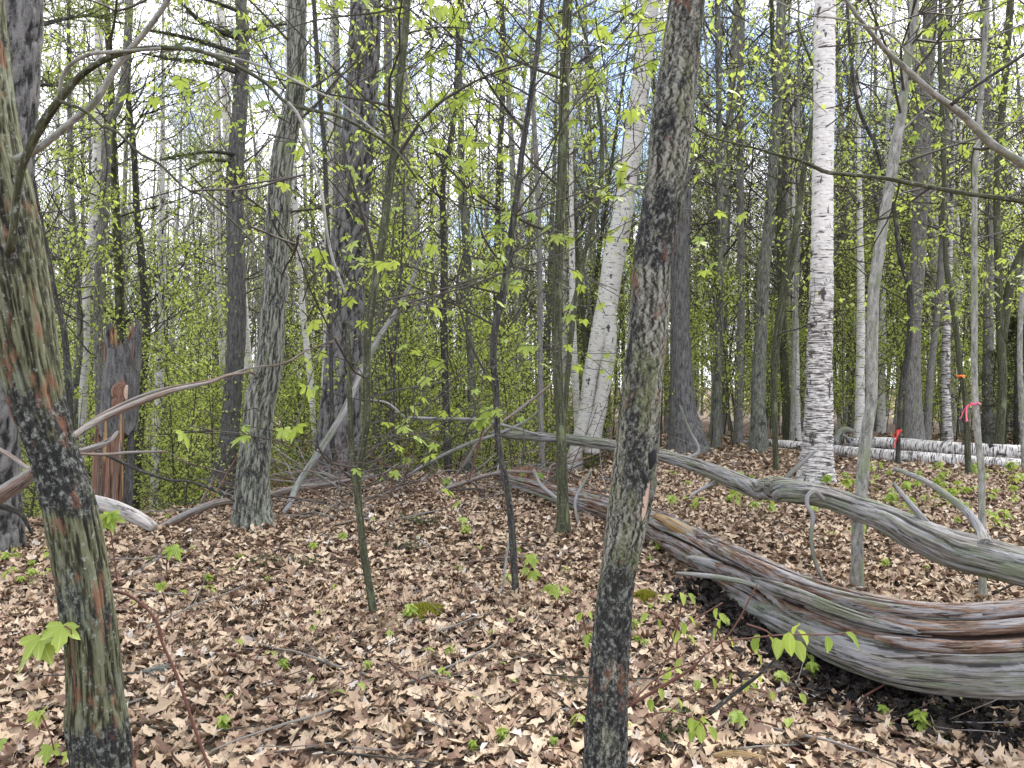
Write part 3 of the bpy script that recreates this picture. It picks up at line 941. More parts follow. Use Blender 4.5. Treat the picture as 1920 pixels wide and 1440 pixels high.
add_tree('striped_maple', 'slim green double stemmed sapling in front of the thick pine, joined low down', 'tree', 'sapling',
    [(764, -10, 13), (760, 60, 13), (750, 150, 14), (744, 230, 14), (737, 300, 14), (725, 390, 15), (712, 480, 17), (700, 547, 17), (689, 630, 15), (688, 720, 14), (688, 780, 14), (682, 830, 13), (674, 885, 13), (672, 940, 13), (683, 1040, 14), (693, 1100, 14), (703, 1172, 15)], None,
    seg=14, step=0.04, nb=12, leafn=230, blen=1.5, lsize=0.066, extra=1.5, indiv=True, zlo=0.9, up=0.05, rmin=0.003,
    stems=[([(652, 600, 7), (655, 700, 9), (657, 780, 10), (662, 870, 11), (672, 945, 12)], None)],
    branches=[([(706, 500, 8), (690, 440, 6), (672, 380, 5), (655, 320, 4), (640, 260, 3)], (4.5, 4.2), 'twig', 3),
              ([(740, 300, 7), (800, 215, 6), (860, 170, 5), (930, 135, 4), (1000, 115, 3)], (4.5, 4.1), 'twig', 4)])
add_tree('dark_sapling', 'wavy near black sapling left of the green one, kinked at mid height', 'tree', 'dark',
    [(1018, -10, 9), (1012, 50, 9), (1008, 90, 10), (998, 160, 10), (985, 247, 11), (977, 300, 11), (970, 360, 12), (953, 480, 13), (944, 547, 14), (935, 580, 14), (926, 630, 14), (925, 680, 13), (930, 730, 13), (932, 797, 12), (937, 847, 12), (947, 897, 12), (957, 960, 13), (962, 1027, 13), (966, 1093, 13), (966, 1135, 14)], None,
    seg=12, step=0.04, nb=12, leafn=250, blen=1.5, lsize=0.066, extra=1.5, indiv=True, zlo=0.9, up=0.05, rmin=0.003,
    branches=[([(985, 248, 6), (950, 205, 5), (925, 170, 5), (890, 115, 4), (840, 60, 4), (790, 20, 3)], (4.8, 4.6), 'dark', 4),
              ([(930, 735, 6), (905, 690, 5), (885, 650, 5), (868, 600, 4), (855, 540, 3), (870, 470, 3)], (4.8, 4.6), 'twig', 3),
              ([(958, 990, 4), (950, 1040, 4), (944, 1090, 4), (935, 1125, 4)], (4.8, 4.6), 'pale', 0)])
add_tree('green_sapling', 'straight dark green pole sapling right of centre, thicker than its neighbours', 'tree', 'sapling',
    [(1065, -10, 18), (1062, 70, 18), (1060, 120, 20), (1058, 150, 18), (1057, 233, 18), (1053, 333, 18), (1047, 480, 19), (1043, 580, 18), (1045, 680, 19), (1048, 747, 18), (1052, 813, 18), (1054, 880, 20), (1056, 960, 21), (1056, 1010, 26)], None,
    seg=24, step=0.03, nb=10, leafn=230, blen=1.7, lsize=0.07, extra=2, indiv=True, zlo=1.8, rmin=0.003,
    branches=[([(1063, 136, 8), (1085, 118, 6), (1120, 90, 5), (1150, 60, 4), (1175, 20, 3), (1185, -20, 2)], (6.2, 6.0), 'dark', 2)])
add_tree('birch_tree', 'big leaning white birch just left of the foreground trunk, splitting in two low down', 'tree', 'birch',
    [(1222, -10, 33), (1210, 80, 33), (1198, 190, 35), (1180, 300, 38), (1168, 400, 38), (1152, 480, 40), (1140, 560, 40), (1130, 610, 38), (1108, 700, 28), (1098, 770, 26), (1088, 812, 26)], 14.0,
    seg=32, step=0.05, nb=10, leafn=0.5, blen=2.0, zlo=5, stems=[([(1142, 570, 26), (1142, 650, 26), (1136, 700, 26), (1126, 760, 26), (1114, 815, 28), (1110, 850, 30)], 13.9)])
add_tree('birch_tree', 'straight white birch on the right with shaggy dark cracked lower bark', 'tree', 'birchmix',
    [(1547, -10, 37), (1545, 200, 37), (1543, 300, 37), (1542, 420, 38), (1541, 490, 39), (1540, 547, 42), (1538, 620, 43), (1536, 680, 44), (1535, 780, 47), (1532, 840, 48), (1530, 897, 52)], 8.6, seg=64, step=0.014, nb=3, leafn=0.3, zlo=5.5, extra=5, smb='shag')
add_tree('grey_tree', 'pale grey green trunk right of the shaggy birch, bending behind the arched log', 'tree', 'pale',
    [(1717, -10, 15), (1703, 100, 15), (1692, 200, 16), (1677, 290, 21), (1668, 350, 18), (1659, 400, 18), (1647, 480, 19), (1638, 547, 20), (1635, 647, 20), (1634, 747, 20), (1628, 790, 21), (1621, 847, 21), (1616, 913, 22), (1609, 980, 21), (1607, 1050, 21), (1606, 1118, 22)], None,
    seg=24, step=0.03, nb=10, leafn=60, lsize=0.055, blen=1.3, zlo=1.9, extra=2, indiv=True, rmin=0.003)
add_tree('ribbon_tree', 'slim lichened grey stem near the right edge carrying the pink ribbon', 'tree', 'pale',
    [(1852, -10, 8), (1845, 100, 9), (1838, 200, 9), (1828, 330, 10), (1827, 480, 10), (1827, 597, 11), (1827, 713, 11), (1833, 813, 12), (1840, 880, 12), (1841, 960, 12), (1841, 1050, 13), (1843, 1138, 14)], None,
    seg=14, step=0.04, nb=9, leafn=90, lsize=0.055, blen=1.2, zlo=1.6, extra=2, indiv=True, rmin=0.003)
add_tree('ribbon_tree', 'crooked dark stem behind the logs carrying the red ribbon', 'tree', 'dark',
    [(1592, 60, 6), (1600, 150, 6), (1612, 210, 7), (1640, 270, 7), (1658, 330, 8), (1678, 400, 8), (1687, 480, 9), (1706, 547, 11), (1704, 647, 10), (1690, 730, 9), (1685, 813, 8), (1683, 877, 9)], None,
    seg=12, step=0.05, nb=8, leafn=0.7, lsize=0.06, blen=1.6, zlo=1.5, extra=2)
add_tree('ribbon_tree', 'thin curving stem with the orange ribbon, left of the pink ribbon', 'tree', 'sapling',
    [(1764, -10, 7), (1762, 100, 7), (1766, 200, 8), (1770, 330, 8), (1773, 480, 9), (1783, 547, 10), (1795, 640, 10), (1801, 700, 10), (1810, 745, 10), (1815, 860, 11)], 9.0,
    seg=12, step=0.05, nb=9, leafn=0.8, lsize=0.06, blen=1.6, zlo=1.5, extra=2)
add_tree('green_tree', 'forking green trunk at the right edge leaning out of frame', 'tree', 'sapling',
    [(1895, 0, 12), (1880, 200, 12), (1869, 330, 11), (1871, 480, 12), (1874, 580, 13), (1877, 660, 15), (1880, 720, 15), (1873, 835, 16)], 10.5,
    seg=14, step=0.05, nb=10, leafn=0.8, blen=1.8, zlo=2, stems=[([(1965, 400, 17), (1920, 470, 18), (1892, 545, 16), (1880, 640, 14)], 10.5)])
add_tree('grey_tree', 'broad dark grey trunk behind the pale bending tree on the right', 'tree', 'grey',
    [(1746, -10, 22), (1740, 100, 24), (1732, 200, 27), (1728, 330, 29), (1724, 420, 26), (1721, 500, 24), (1714, 600, 24), (1712, 700, 26), (1713, 800, 31)], 11.5, seg=28, step=0.05, nb=14, leafn=0.7, blen=2.0, zlo=3)
add_tree('grey_tree', 'grey trunk with black blotches left of the shaggy birch', 'tree', 'maple',
    [(1466, -10, 17), (1460, 120, 17), (1455, 230, 18), (1447, 350, 19), (1442, 430, 20), (1432, 500, 22), (1428, 600, 22), (1423, 700, 25), (1422, 820, 28)], 12.5, seg=28, step=0.05, nb=14, leafn=0.7, blen=2.0, zlo=3)
add_tree('green_sapling', 'slender leaning sapling crossing left beside the shaggy birch, forked top', 'tree', 'sapling',
    [(1558, -10, 6), (1554, 67, 7), (1547, 143, 8), (1533, 187, 9), (1520, 250, 10), (1507, 320, 10), (1497, 400, 12), (1481, 497, 15), (1467, 563, 14), (1457, 630, 14), (1451, 713, 13), (1453, 813, 11), (1456, 890, 11)], None,
    seg=14, step=0.05, nb=10, leafn=0.8, lsize=0.06, blen=1.4, zlo=1.5, extra=1.5,
    stems=[([(1600, 35, 4), (1575, 80, 5), (1547, 143, 6)], None), ([(1493, 40, 4), (1515, 100, 5), (1540, 160, 6)], None)])
add_tree('pine_tree', 'dark furrowed trunk close behind the right side of the foreground trunk', 'tree', 'pine',
    [(1286, -10, 30), (1282, 200, 32), (1278, 400, 33), (1275, 480, 34), (1276, 640, 36), (1280, 760, 42), (1286, 812, 54)], 12.5, seg=36, step=0.04, nb=14, leafn=0.5, blen=2.0, zlo=3)
for lab, cat_m, pts, d in [
    ('slim black barked tree left of the wavy dark sapling, reaching the top', 'dark', [(941, -10, 9), (942, 100, 10), (942, 200, 10), (936, 300, 10), (932, 480, 12), (930, 700, 12), (932, 850, 13)], 13),
    ('dark straight tree with black knots right of the double sapling', 'dark', [(862, 0, 10), (853, 200, 9), (842, 280, 11), (830, 340, 11), (833, 480, 13), (832, 600, 14), (835, 720, 13), (838, 813, 14), (841, 890, 15)], 11),
    ('grey tree between the black knotted one and the wavy sapling', 'maple', [(862, -10, 10), (862, 150, 11), (865, 250, 12), (866, 350, 13), (876, 480, 15), (880, 600, 16), (884, 700, 16), (884, 800, 17), (880, 870, 22)], 11.5),
    ('thin grey tree seen behind the double green sapling, left of the knotted tree', 'grey', [(728, -10, 16), (727, 200, 16), (722, 480, 19), (713, 640, 20), (706, 780, 20), (704, 860, 22)], 13),
    ('second grey tree of a close pair above the double sapling', 'grey', [(748, -10, 12), (746, 200, 12), (742, 480, 13), (735, 700, 13)], 15),
    ('slim grey stem just left of the green pole sapling', 'grey', [(1000, 200, 8), (1008, 350, 10), (1012, 500, 10), (1013, 650, 10), (1014, 780, 11), (1017, 870, 11)], 10),
    ('leaning thin dark stem right of the green pole sapling', 'sapling', [(1078, -10, 5), (1100, 80, 6), (1118, 170, 7), (1129, 260, 8), (1125, 350, 9), (1108, 430, 9), (1093, 490, 9), (1078, 570, 10), (1070, 640, 10), (1063, 720, 10)], 7.5),
    ('bent black branched tree left of the pine, right of the stump', 'dark', [(242, -10, 13), (240, 60, 12), (238, 150, 9), (245, 230, 10), (252, 300, 11), (257, 400, 12), (265, 480, 13), (272, 560, 13), (275, 620, 14), (268, 700, 14), (262, 800, 15)], 12),
    ('grey crooked trunk hugging the left white birch', 'grey', [(244, -10, 13), (240, 60, 14), (232, 150, 14), (221, 200, 14), (204, 232, 16), (199, 300, 18), (194, 400, 18), (188, 480, 18), (184, 600, 17), (187, 700, 18), (190, 800, 19)], 10.5),
    ('dark mossy stem left of the left white birch', 'maple', [(130, 200, 8), (132, 330, 10), (138, 450, 11), (146, 540, 11), (150, 640, 12), (140, 740, 13), (140, 850, 14)], 11),
    ('curved dark stem against foliage near the left edge trunk', 'dark', [(70, 380, 7), (90, 480, 9), (105, 560, 9), (120, 620, 10), (127, 700, 12), (132, 780, 12)], 9),
    ('dark slim stem between crest maple and thick pine', 'dark', [(588, -10, 8), (597, 150, 9), (608, 270, 9), (613, 400, 9), (617, 500, 9), (620, 650, 8)], 9),
    ('pale slim trunk at the top beside the thick pine', 'pale', [(627, -10, 12), (631, 80, 12), (633, 200, 13), (630, 330, 13), (625, 480, 13)], 14),
    ('tall thin grey tree right of the dark furrowed trunk', 'grey', [(1392, -10, 12), (1388, 150, 13), (1388, 350, 13), (1390, 550, 14), (1386, 700, 15), (1384, 820, 16)], 14),
    ('lichened grey tree next to the foreground trunk, behind green saplings', 'maple', [(1345, -10, 10), (1348, 200, 11), (1350, 400, 12), (1348, 600, 13), (1343, 760, 14), (1342, 815, 15)], 13),
    ('thin pale stem between grey blotched tree and shaggy birch', 'pale', [(1496, 300, 8), (1494, 500, 9), (1488, 700, 9), (1485, 820, 9)], 14),
    ('slim dark tree at far right above the birch logs', 'grey', [(1780, -10, 12), (1776, 150, 13), (1774, 350, 13), (1760, 560, 12), (1745, 700, 12), (1738, 820, 13)], 13),
    ('tall grey tree right of the orange ribbon stem', 'grey', [(1845, -10, 16), (1852, 200, 16), (1856, 400, 16), (1853, 600, 17), (1850, 820, 18)], 14.5),
    ('pale thin stem at the far right edge', 'pale', [(1925, 480, 8), (1915, 560, 9), (1912, 680, 9), (1918, 800, 10)], 9.5),
    ('thin rising sapling stem in front of the leaf carpet, left of centre', 'dark', [(757, 380, 3), (753, 480, 4), (747, 580, 4), (740, 680, 4), (738, 780, 5), (735, 913, 6)], None),
    ('thin dark sapling stem right of the wavy sapling', 'dark', [(955, 540, 3), (970, 600, 4), (983, 680, 4), (990, 780, 5), (996, 880, 5)], None),
    ('slim stem left of the foreground trunk over the branch pile', 'sapling', [(870, 520, 3), (866, 620, 4), (868, 740, 4), (872, 880, 5)], None),
]:
    dd = d or gdepth(pts[-1][0], pts[-1][1])
    big = pts[-1][2] > 8
    add_tree('grey_tree' if big else 'sapling', lab, 'tree', cat_m, pts, dd, seg=18 if big else 8, step=0.06, nb=14 if big else 6, leafn=0.8, blen=1.9 if big else 1.0, zlo=2.5 if big else 1.0, lsize=0.07 if big else 0.06,
             extra=4 if big else 0.8, rmin=0.0045 if dd > 9 else 0.003)
for lab, pts, d in [
    ('tall white birch left of the broken stump', [(187, -10, 13), (185, 100, 14), (182, 200, 13), (181, 300, 14), (176, 400, 15), (168, 480, 15), (161, 547, 16), (157, 647, 20), (153, 713, 20), (150, 790, 20)], 11.5),
    ('white birch right of the stump with dark forked marks', [(304, 400, 11), (303, 500, 13), (305, 600, 13), (300, 700, 15), (293, 800, 14), (291, 860, 14)], 12.5),
    ('narrow leaning white birch between crest maple and thick pine', [(548, 300, 10), (556, 420, 10), (566, 560, 10), (575, 650, 11), (583, 720, 11), (588, 800, 9)], 12.5),
    ('white birch half hidden by the thick pine', [(618, 330, 12), (615, 480, 14), (614, 600, 13), (609, 700, 11), (606, 800, 11)], 13.5),
    ('thin white birch left of the big leaning birch', [(1072, 450, 11), (1074, 600, 12), (1078, 700, 13), (1082, 790, 13)], 15),
    ('young white birch with dark rings at the right, behind the ribbons', [(1782, 450, 9), (1777, 560, 12), (1774, 650, 14), (1774, 740, 14), (1777, 810, 15)], 13),
    ('white birch half hidden behind the pale bending tree', [(1612, 400, 10), (1614, 560, 14), (1613, 700, 16), (1612, 810, 18)], 13.5),
    ('thin faint birch between the blotched grey tree and shaggy birch', [(1490, 520, 9), (1492, 640, 11), (1494, 740, 12), (1495, 822, 13)], 14.5),
    ('white birch stub low behind the left edge trunk', [(30, 770, 15), (30, 850, 16), (32, 960, 17), (50, 1040, 14)], 8.5),
]:
    add_tree('birch_tree', lab, 'tree', 'birch' if 'ring' not in lab else 'birchshag', pts, d, seg=20, step=0.05, nb=8, leafn=0.5, blen=1.6, zlo=3.5, extra=4)

# off-frame tree on the right whose limbs cross the upper right corner
add_tree('overhanging_tree', 'two bare grey limbs crossing the upper right corner from a tree beyond the edge', 'tree', 'pale',
    [(2120, -300, 50), (2130, 100, 60), (2140, 500, 70), (2140, 1000, 75)], 3.0, seg=32, step=0.03, nb=0, leafn=0, extra=3,
    branches=[([(1582, -5, 6), (1613, 37, 7), (1640, 70, 8), (1663, 97, 9), (1700, 130, 10), (1747, 173, 11), (1783, 199, 13), (1813, 223, 13), (1860, 270, 15), (1920, 308, 16), (2010, 370, 20), (2120, 430, 26)], (2.5, 3.0), 'pale', 2),
              ([(1783, 197, 7), (1805, 178, 7), (1827, 163, 6), (1877, 130, 6), (1925, 97, 5), (1960, 60, 4)], (2.68, 2.6), 'dark', 1),
              ([(1293, 230, 3), (1333, 257, 4), (1413, 277, 4), (1457, 290, 5), (1507, 303, 6), (1547, 322, 8), (1597, 328, 7), (1663, 335, 8), (1740, 350, 9), (1813, 363, 9), (1920, 378, 10), (2030, 400, 14), (2130, 430, 18)], (2.4, 2.6, 3.0), 'sapling', 3),
              ([(1440, -5, 3), (1513, 27, 3), (1560, 33, 4), (1593, 40, 4), (1633, 52, 4), (1667, 62, 4), (1700, 95, 3), (1730, 125, 3)], (2.4, 2.6), 'pale', 2)])

# ================================================================== BROKEN STUMP
def snag():
    d = 7.6
    x0, y1, y0 = 222, 615, 1010
    base = P(218, 1000, d); base[2] = gz(base[0], base[1]) - 0.05
    root = thing('broken_stump', 'tall broken stump with a notched dark top and red brown exposed wood on the left', 'stump', base)
    seg, n = 48, 60
    zt = CZ - (y1 - 720) / F * d
    zb = CZ - (810 - 720) / F * d
    R = 31 / F * d
    a = np.arange(seg) * 2 * math.pi / seg
    cx = (222 - 960) / F * d
    top = zt - 0.20 + 0.22 * np.clip(np.cos(a) ** 2 * 1.6 - 0.5, 0, 1) * 1.0 + (fbm(np.stack([np.cos(a) * 4, np.sin(a) * 4, a * 0], 1), 3, 3) - .5) * 0.28
    for inner, mat, nm in ((1.0, 'pine', 'bark_shell'), (0.80, 'redwood', 'inner_wood')):
        v = []
        bot = zb + (fbm(np.stack([np.cos(a) * 3, np.sin(a) * 3, a * 0 + 3], 1), 8, 3) - .5) * 0.25
        for k in range(n + 1):
            t = k / n
            z = bot + (top - (0.05 if inner < 1 else 0) - bot) * t
            q = np.stack([np.cos(a) * 5, np.sin(a) * 5, z * 4], 1)
            r = R * inner * (1 - 0.04 * t) * (0.93 + 0.18 * fbm(q, 5, 3))
            v.append(np.stack([cx + (z - zb) * 0.06 + np.cos(a) * r, d + np.sin(a) * r, z], 1))
        v = np.concatenate(v)
        i = np.arange(n)[:, None] * seg; j = np.arange(seg)[None]; kk = (j + 1) % seg
        f = np.stack([i + j, i + kk, i + seg + kk, i + seg + j], 2).reshape(-1, 4)
        fl = np.stack([v[:, 0] - cx, v[:, 1] - d, v[:, 2]], 1)
        m = MB(); m.raw(v, f, None, fl); m.build(nm, M[mat], root)
    def slab(pts, mat, dd, flat=0.5, nm='wood_shard'):
        W = resample(catmull(path_px(pts, dd), 5), 0.02)
        m = MB(); m.tube(W[:, :3], W[:, 3], 20, relief('furrow', 0.06), flat=flat); m.build(nm, M[mat], root)
    slab([(224, 722, 12), (222, 745, 24), (218, 800, 30), (215, 870, 32), (212, 945, 32), (212, 1010, 34)], 'redwood', d - 0.12)
    slab([(230, 712, 5), (228, 722, 20), (221, 734, 27), (225, 746, 22), (216, 756, 16), (214, 766, 5)], 'redwood', d - 0.2, 0.3, nm='torn_flap')
    slab([(238, 722, 4), (236, 735, 8), (237, 750, 4)], 'peeled', d - 0.22, 0.5, nm='torn_flap')
    slab([(184, 800, 8), (182, 840, 14), (180, 900, 15), (177, 1000, 15)], 'redwood', d - 0.05)
    slab([(247, 790, 10), (244, 850, 14), (240, 940, 18), (238, 1010, 18)], 'pine', d + 0.05)
    slab([(205, 790, 14), (201, 860, 18), (198, 1000, 20)], 'redwood', d + 0.1)
    slab([(249, 608, 3), (247, 625, 9), (243, 655, 16), (240, 690, 12)], 'redwood', d - 0.08)
    slab([(197, 625, 3), (200, 640, 9), (203, 668, 14), (205, 700, 10)], 'pine', d - 0.1)
    r = random.Random(4)
    for j in range(16):
        x = 222 + r.uniform(-27, 27); y = 628 + r.uniform(0, 40); h = r.uniform(18, 46)
        slab([(x + r.uniform(-3, 3), y - h * 0.5, 1.2), (x, y, r.uniform(3, 6)), (x, y + h, r.uniform(4, 7))], r.choice(['redwood', 'pine', 'redwood', 'yellowwood']), d + r.uniform(-0.14, 0.1), 0.5, nm='wood_sliver')
    for j in range(10):
        x = 213 + r.uniform(-20, 18); y = 800 + r.uniform(0, 150); h = r.uniform(30, 80)
        slab([(x, y - h * 0.5, 1.5), (x + r.uniform(-2, 2), y, r.uniform(3, 6)), (x, y + h * 0.5, 2)], r.choice(['redwood', 'yellowwood', 'rotten']), d - 0.19, 0.5, nm='wood_sliver')
snag()

# ================================================================== LOGS AND FALLEN WOOD
def log(name, label, cat, mat, pts, d, seg=20, step=0.03, rel='furrow', limbs=(), group=None, flat=None):
    W = path_px(pts, d)
    k = len(W) // 2
    base = W[k, :3].copy(); base[2] -= W[k, 3]
    root = thing(name, label, cat, base, group)
    Wr = resample(catmull(W, 6), step)
    m = MB(); m.tube(Wr[:, :3], Wr[:, 3], seg, relief(rel, float(np.mean(W[:, 3]))), flat=flat)
    m.build('log_body', M[mat], root)
    for q in limbs:
        Wl = resample(catmull(path_px(q[0], q[1]), 6), step * 0.7)
        m = MB(); m.tube(Wl[:, :3], Wl[:, 3], 12, relief('soft', 0.02)); m.build('limb', M[q[2] if len(q) > 2 else mat], root)
    return root

log('arched_log', 'weathered silver log arching above the ground from centre to the right edge', 'log', 'silver',
    [(925, 812, 12), (980, 817, 16), (1060, 824, 19), (1130, 832, 21), (1200, 845, 22), (1280, 865, 24), (1347, 890, 30), (1413, 915, 35), (1447, 917, 44), (1480, 920, 44), (1530, 927, 42), (1580, 942, 44), (1650, 968, 52), (1713, 1000, 64), (1780, 1027, 71), (1847, 1045, 75), (1913, 1062, 72), (1990, 1085, 72)],
    (8.8, 8.4, 8.0, 7.6, 7.2, 6.7, 6.2, 5.7, 5.45, 5.2, 5.0, 4.75, 4.5, 4.3, 4.15, 4.0, 3.9, 3.8), seg=96, step=0.012, rel='oldwood',
    limbs=[([(1848, 1022, 26), (1838, 995, 18), (1813, 960, 15), (1770, 925, 12), (1730, 900, 10), (1677, 878, 7)], (3.95, 4.3, 4.9)),
           ([(1752, 1008, 24), (1740, 985, 16), (1713, 953, 12), (1690, 925, 8), (1676, 905, 5)], (4.2, 4.4)),
           ([(1545, 938, 10), (1528, 922, 9), (1515, 930, 8), (1514, 948, 8), (1524, 968, 8), (1521, 1005, 7), (1526, 1045, 7), (1540, 1080, 7), (1556, 1107, 6)], (4.75, 4.6), 'silver'),
           ([(1470, 905, 12), (1485, 885, 9), (1500, 870, 8), (1528, 846, 6)], (5.4, 5.3), 'silver'),
           ([(1280, 862, 10), (1310, 845, 6), (1290, 800, 4), (1275, 760, 3)], (6.9, 6.9), 'silver'),
           ([(1350, 900, 10), (1310, 920, 6), (1290, 935, 4)], (6.2, 6.0), 'silver')])
L2pts = [(930, 893, 14), (1000, 912, 22), (1080, 936, 34), (1150, 958, 44), (1220, 985, 56), (1280, 1014, 64), (1343, 1048, 76), (1405, 1080, 88), (1480, 1118, 98), (1560, 1150, 104), (1660, 1180, 118), (1780, 1196, 122), (1920, 1192, 128), (2020, 1186, 130)]
L2d = (8.0, 7.5, 7.0, 6.5, 6.0, 5.4, 4.9, 4.5, 4.15, 3.8, 3.5, 3.3, 3.2, 3.2)
rot = log('rotting_log', 'huge curved rotting log at lower right, split into brown and grey fibres', 'log', 'rotten', L2pts, L2d, seg=160, step=0.012, rel='rotl',
    limbs=[([(1270, 1075, 6), (1310, 1078, 9), (1360, 1085, 10), (1415, 1097, 10), (1470, 1120, 8)], (4.75, 4.35, 4.0), 'silver'),
           ([(1288, 1046, 8), (1310, 1050, 16), (1350, 1062, 18), (1395, 1082, 14)], (4.9, 4.5), 'silver'),
           ([(1230, 968, 12), (1265, 985, 22), (1310, 1010, 26), (1350, 1030, 14)], (5.6, 4.9), 'yellowwood')])
def slab_on(pts, d, mat, nm, flat=0.8, rel='oldwood', seg=64):
    W = resample(catmull(path_px(pts, d), 6), 0.012)
    m = MB(); m.tube(W[:, :3], W[:, 3], seg, relief(rel, float(np.mean(W[:, 3]))), flat=flat, s0=pts[0][0] * 0.01)
    m.build(nm, M[mat], rot)
slab_on([(1325, 1092, 20), (1370, 1120, 38), (1430, 1150, 50), (1500, 1182, 58), (1570, 1215, 66), (1680, 1246, 84), (1800, 1258, 92), (1920, 1262, 96), (2020, 1258, 98)], (4.95, 4.6, 4.2, 3.85, 3.55, 3.3, 3.14, 3.06, 3.04), 'silver', 'grey_slab')
slab_on([(1400, 1082, 8), (1440, 1096, 20), (1500, 1118, 26), (1570, 1146, 26), (1640, 1168, 22), (1720, 1186, 10)], (4.35, 4.0, 3.6, 3.4, 3.25), 'silver', 'grey_slab', 0.6, seg=40)
slab_on([(1640, 1196, 10), (1720, 1208, 24), (1800, 1214, 26), (1920, 1212, 24), (2000, 1208, 20)], (3.32, 3.12, 3.0, 3.0), 'rotten', 'brown_slab', 0.6, seg=40)
slab_on([(1290, 1000, 8), (1350, 1030, 22), (1430, 1068, 30), (1520, 1108, 34), (1620, 1134, 32), (1760, 1150, 30), (1920, 1148, 30), (2000, 1144, 30)], (5.4, 4.7, 4.2, 3.8, 3.5, 3.3, 3.2, 3.2), 'rotten', 'brown_slab', 0.8, seg=56)
# fibres riding on the log's skin
Wc = resample(catmull(path_px(L2pts, L2d), 8), 0.03)
rr = random.Random(5)
mats_ = ['rotten', 'silver', 'rotten', 'rotten', 'silver', 'rotten', 'silver']
for i in range(12):
    n = len(Wc)
    a0 = rr.uniform(-2.5, 1.1)
    k0 = rr.randint(0, n - 30); k1 = min(n - 1, k0 + rr.randint(20, 90))
    seg_ = Wc[k0:k1]
    tg = np.gradient(seg_[:, :3], axis=0); tg /= np.linalg.norm(tg, axis=1, keepdims=True)
    side = np.cross(tg, np.array([0, 0, 1.0])); side /= np.linalg.norm(side, axis=1, keepdims=True)   # towards the camera
    upv = np.cross(side, tg)
    s = np.linspace(0, 1, len(seg_))
    ang = a0 + 0.08 * s
    prof = np.sin(np.pi * np.clip(s, 0.0, 1)) ** 0.4
    wd = rr.uniform(0.01, 0.03)
    off = seg_[:, 3] * 0.97 + (0.012 if i % 5 == 0 else 0.0) * prof
    # angle 0 = top, negative = camera side
    ctr = seg_[:, :3] + (np.sin(-ang) * off)[:, None] * side * 1.0 + (np.cos(ang) * off)[:, None] * upv
    m = MB(); m.tube(ctr, np.maximum(wd * prof, 0.002), 10, relief('furrow', 0.03), s0=i * 3.3, flat=0.6)
    m.build('wood_fibre', M[mats_[i % 7]], rot)
m = MB()
for i in range(150):
    k = rr.randint(4, len(Wc) - 12)
    tg = nrm(Wc[k + 1, :3] - Wc[k, :3]); side = nrm(np.cross(tg, [0, 0, 1.0])); upv = np.cross(side, tg)
    an = rr.uniform(-0.3, 2.2)
    nrmv = math.cos(an) * upv + math.sin(an) * side
    p0 = Wc[k, :3] + nrmv * Wc[k, 3] * 0.93
    dr = nrm(tg * rr.choice([-1, 1]) + nrmv * rr.uniform(0.02, 0.3))
    L = rr.uniform(0.06, 0.28)
    m.tube([p0, p0 + dr * L * 0.5, p0 + dr * L], [rr.uniform(0.002, 0.006), 0.003, 0.001], 5, flat=0.6)
m.build('splinters', M['rotten'], rot)['kind'] = 'stuff'

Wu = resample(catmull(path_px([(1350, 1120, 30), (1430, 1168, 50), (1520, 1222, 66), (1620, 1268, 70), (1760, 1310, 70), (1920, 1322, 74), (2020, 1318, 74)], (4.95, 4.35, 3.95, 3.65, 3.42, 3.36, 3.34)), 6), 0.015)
m = MB(); m.tube(Wu[:, :3], Wu[:, 3], 80, relief('rotl', 0.1)); m.build('shade_black_underside', M['undershade'], rot)  # added slab, blackened to stand in for the shade under the log
def debris():  # rotted leaf and wood bits, coloured black to deepen the log's shadow
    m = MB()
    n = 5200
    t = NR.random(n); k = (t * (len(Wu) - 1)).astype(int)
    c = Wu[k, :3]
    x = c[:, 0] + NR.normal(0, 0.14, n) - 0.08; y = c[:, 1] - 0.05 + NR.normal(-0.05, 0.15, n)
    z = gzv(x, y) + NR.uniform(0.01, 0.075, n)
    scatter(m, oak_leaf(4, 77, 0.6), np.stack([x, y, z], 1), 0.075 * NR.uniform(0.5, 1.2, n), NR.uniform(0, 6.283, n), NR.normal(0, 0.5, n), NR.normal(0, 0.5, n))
    tag(m.build('shade_black_debris', M['undershade'], None), 'rotted leaves and wood crumbs, blackened as shadow under the big rotting log', 'debris', kind='stuff')
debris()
def mound(name, label, cat, x, y, w, h, d, mat):
    p = P(x, y, d); p[2] = gz(p[0], p[1]) - 0.03
    R = w / F * d / 2; H = h / F * d
    nu, nv = 40, 18
    v = []
    for i in range(nv + 1):
        ph = i / nv * math.pi / 2
        for j in range(nu):
            th = j / nu * 2 * math.pi
            v.append((math.cos(th) * math.cos(ph) * R, math.sin(th) * math.cos(ph) * R, math.sin(ph) * H))
    v = np.array(v)
    nn = fbm(v * 14, 3, 4) - 0.5
    v *= (1 + 0.75 * nn)[:, None]
    i = np.arange(nv)[:, None] * nu; j = np.arange(nu)[None]; kk = (j + 1) % nu
    f = np.stack([i + j, i + kk, i + nu + kk, i + nu + j], 2).reshape(-1, 4)
    m = MB(); m.raw(v + p, f, None, v * np.array([1, 1, 1.0]))
    tag(m.build(name, M[mat], None, origin=p), label, cat)
mound('rotted_stump', 'crumbling red brown rotten stump in the brush pile', 'stump', 985, 872, 70, 50, 8.3, 'redwood')
mound('rotted_stump', 'low half buried rotten stump at the bottom centre edge', 'stump', 800, 1400, 110, 14, 2.95, 'rotten')

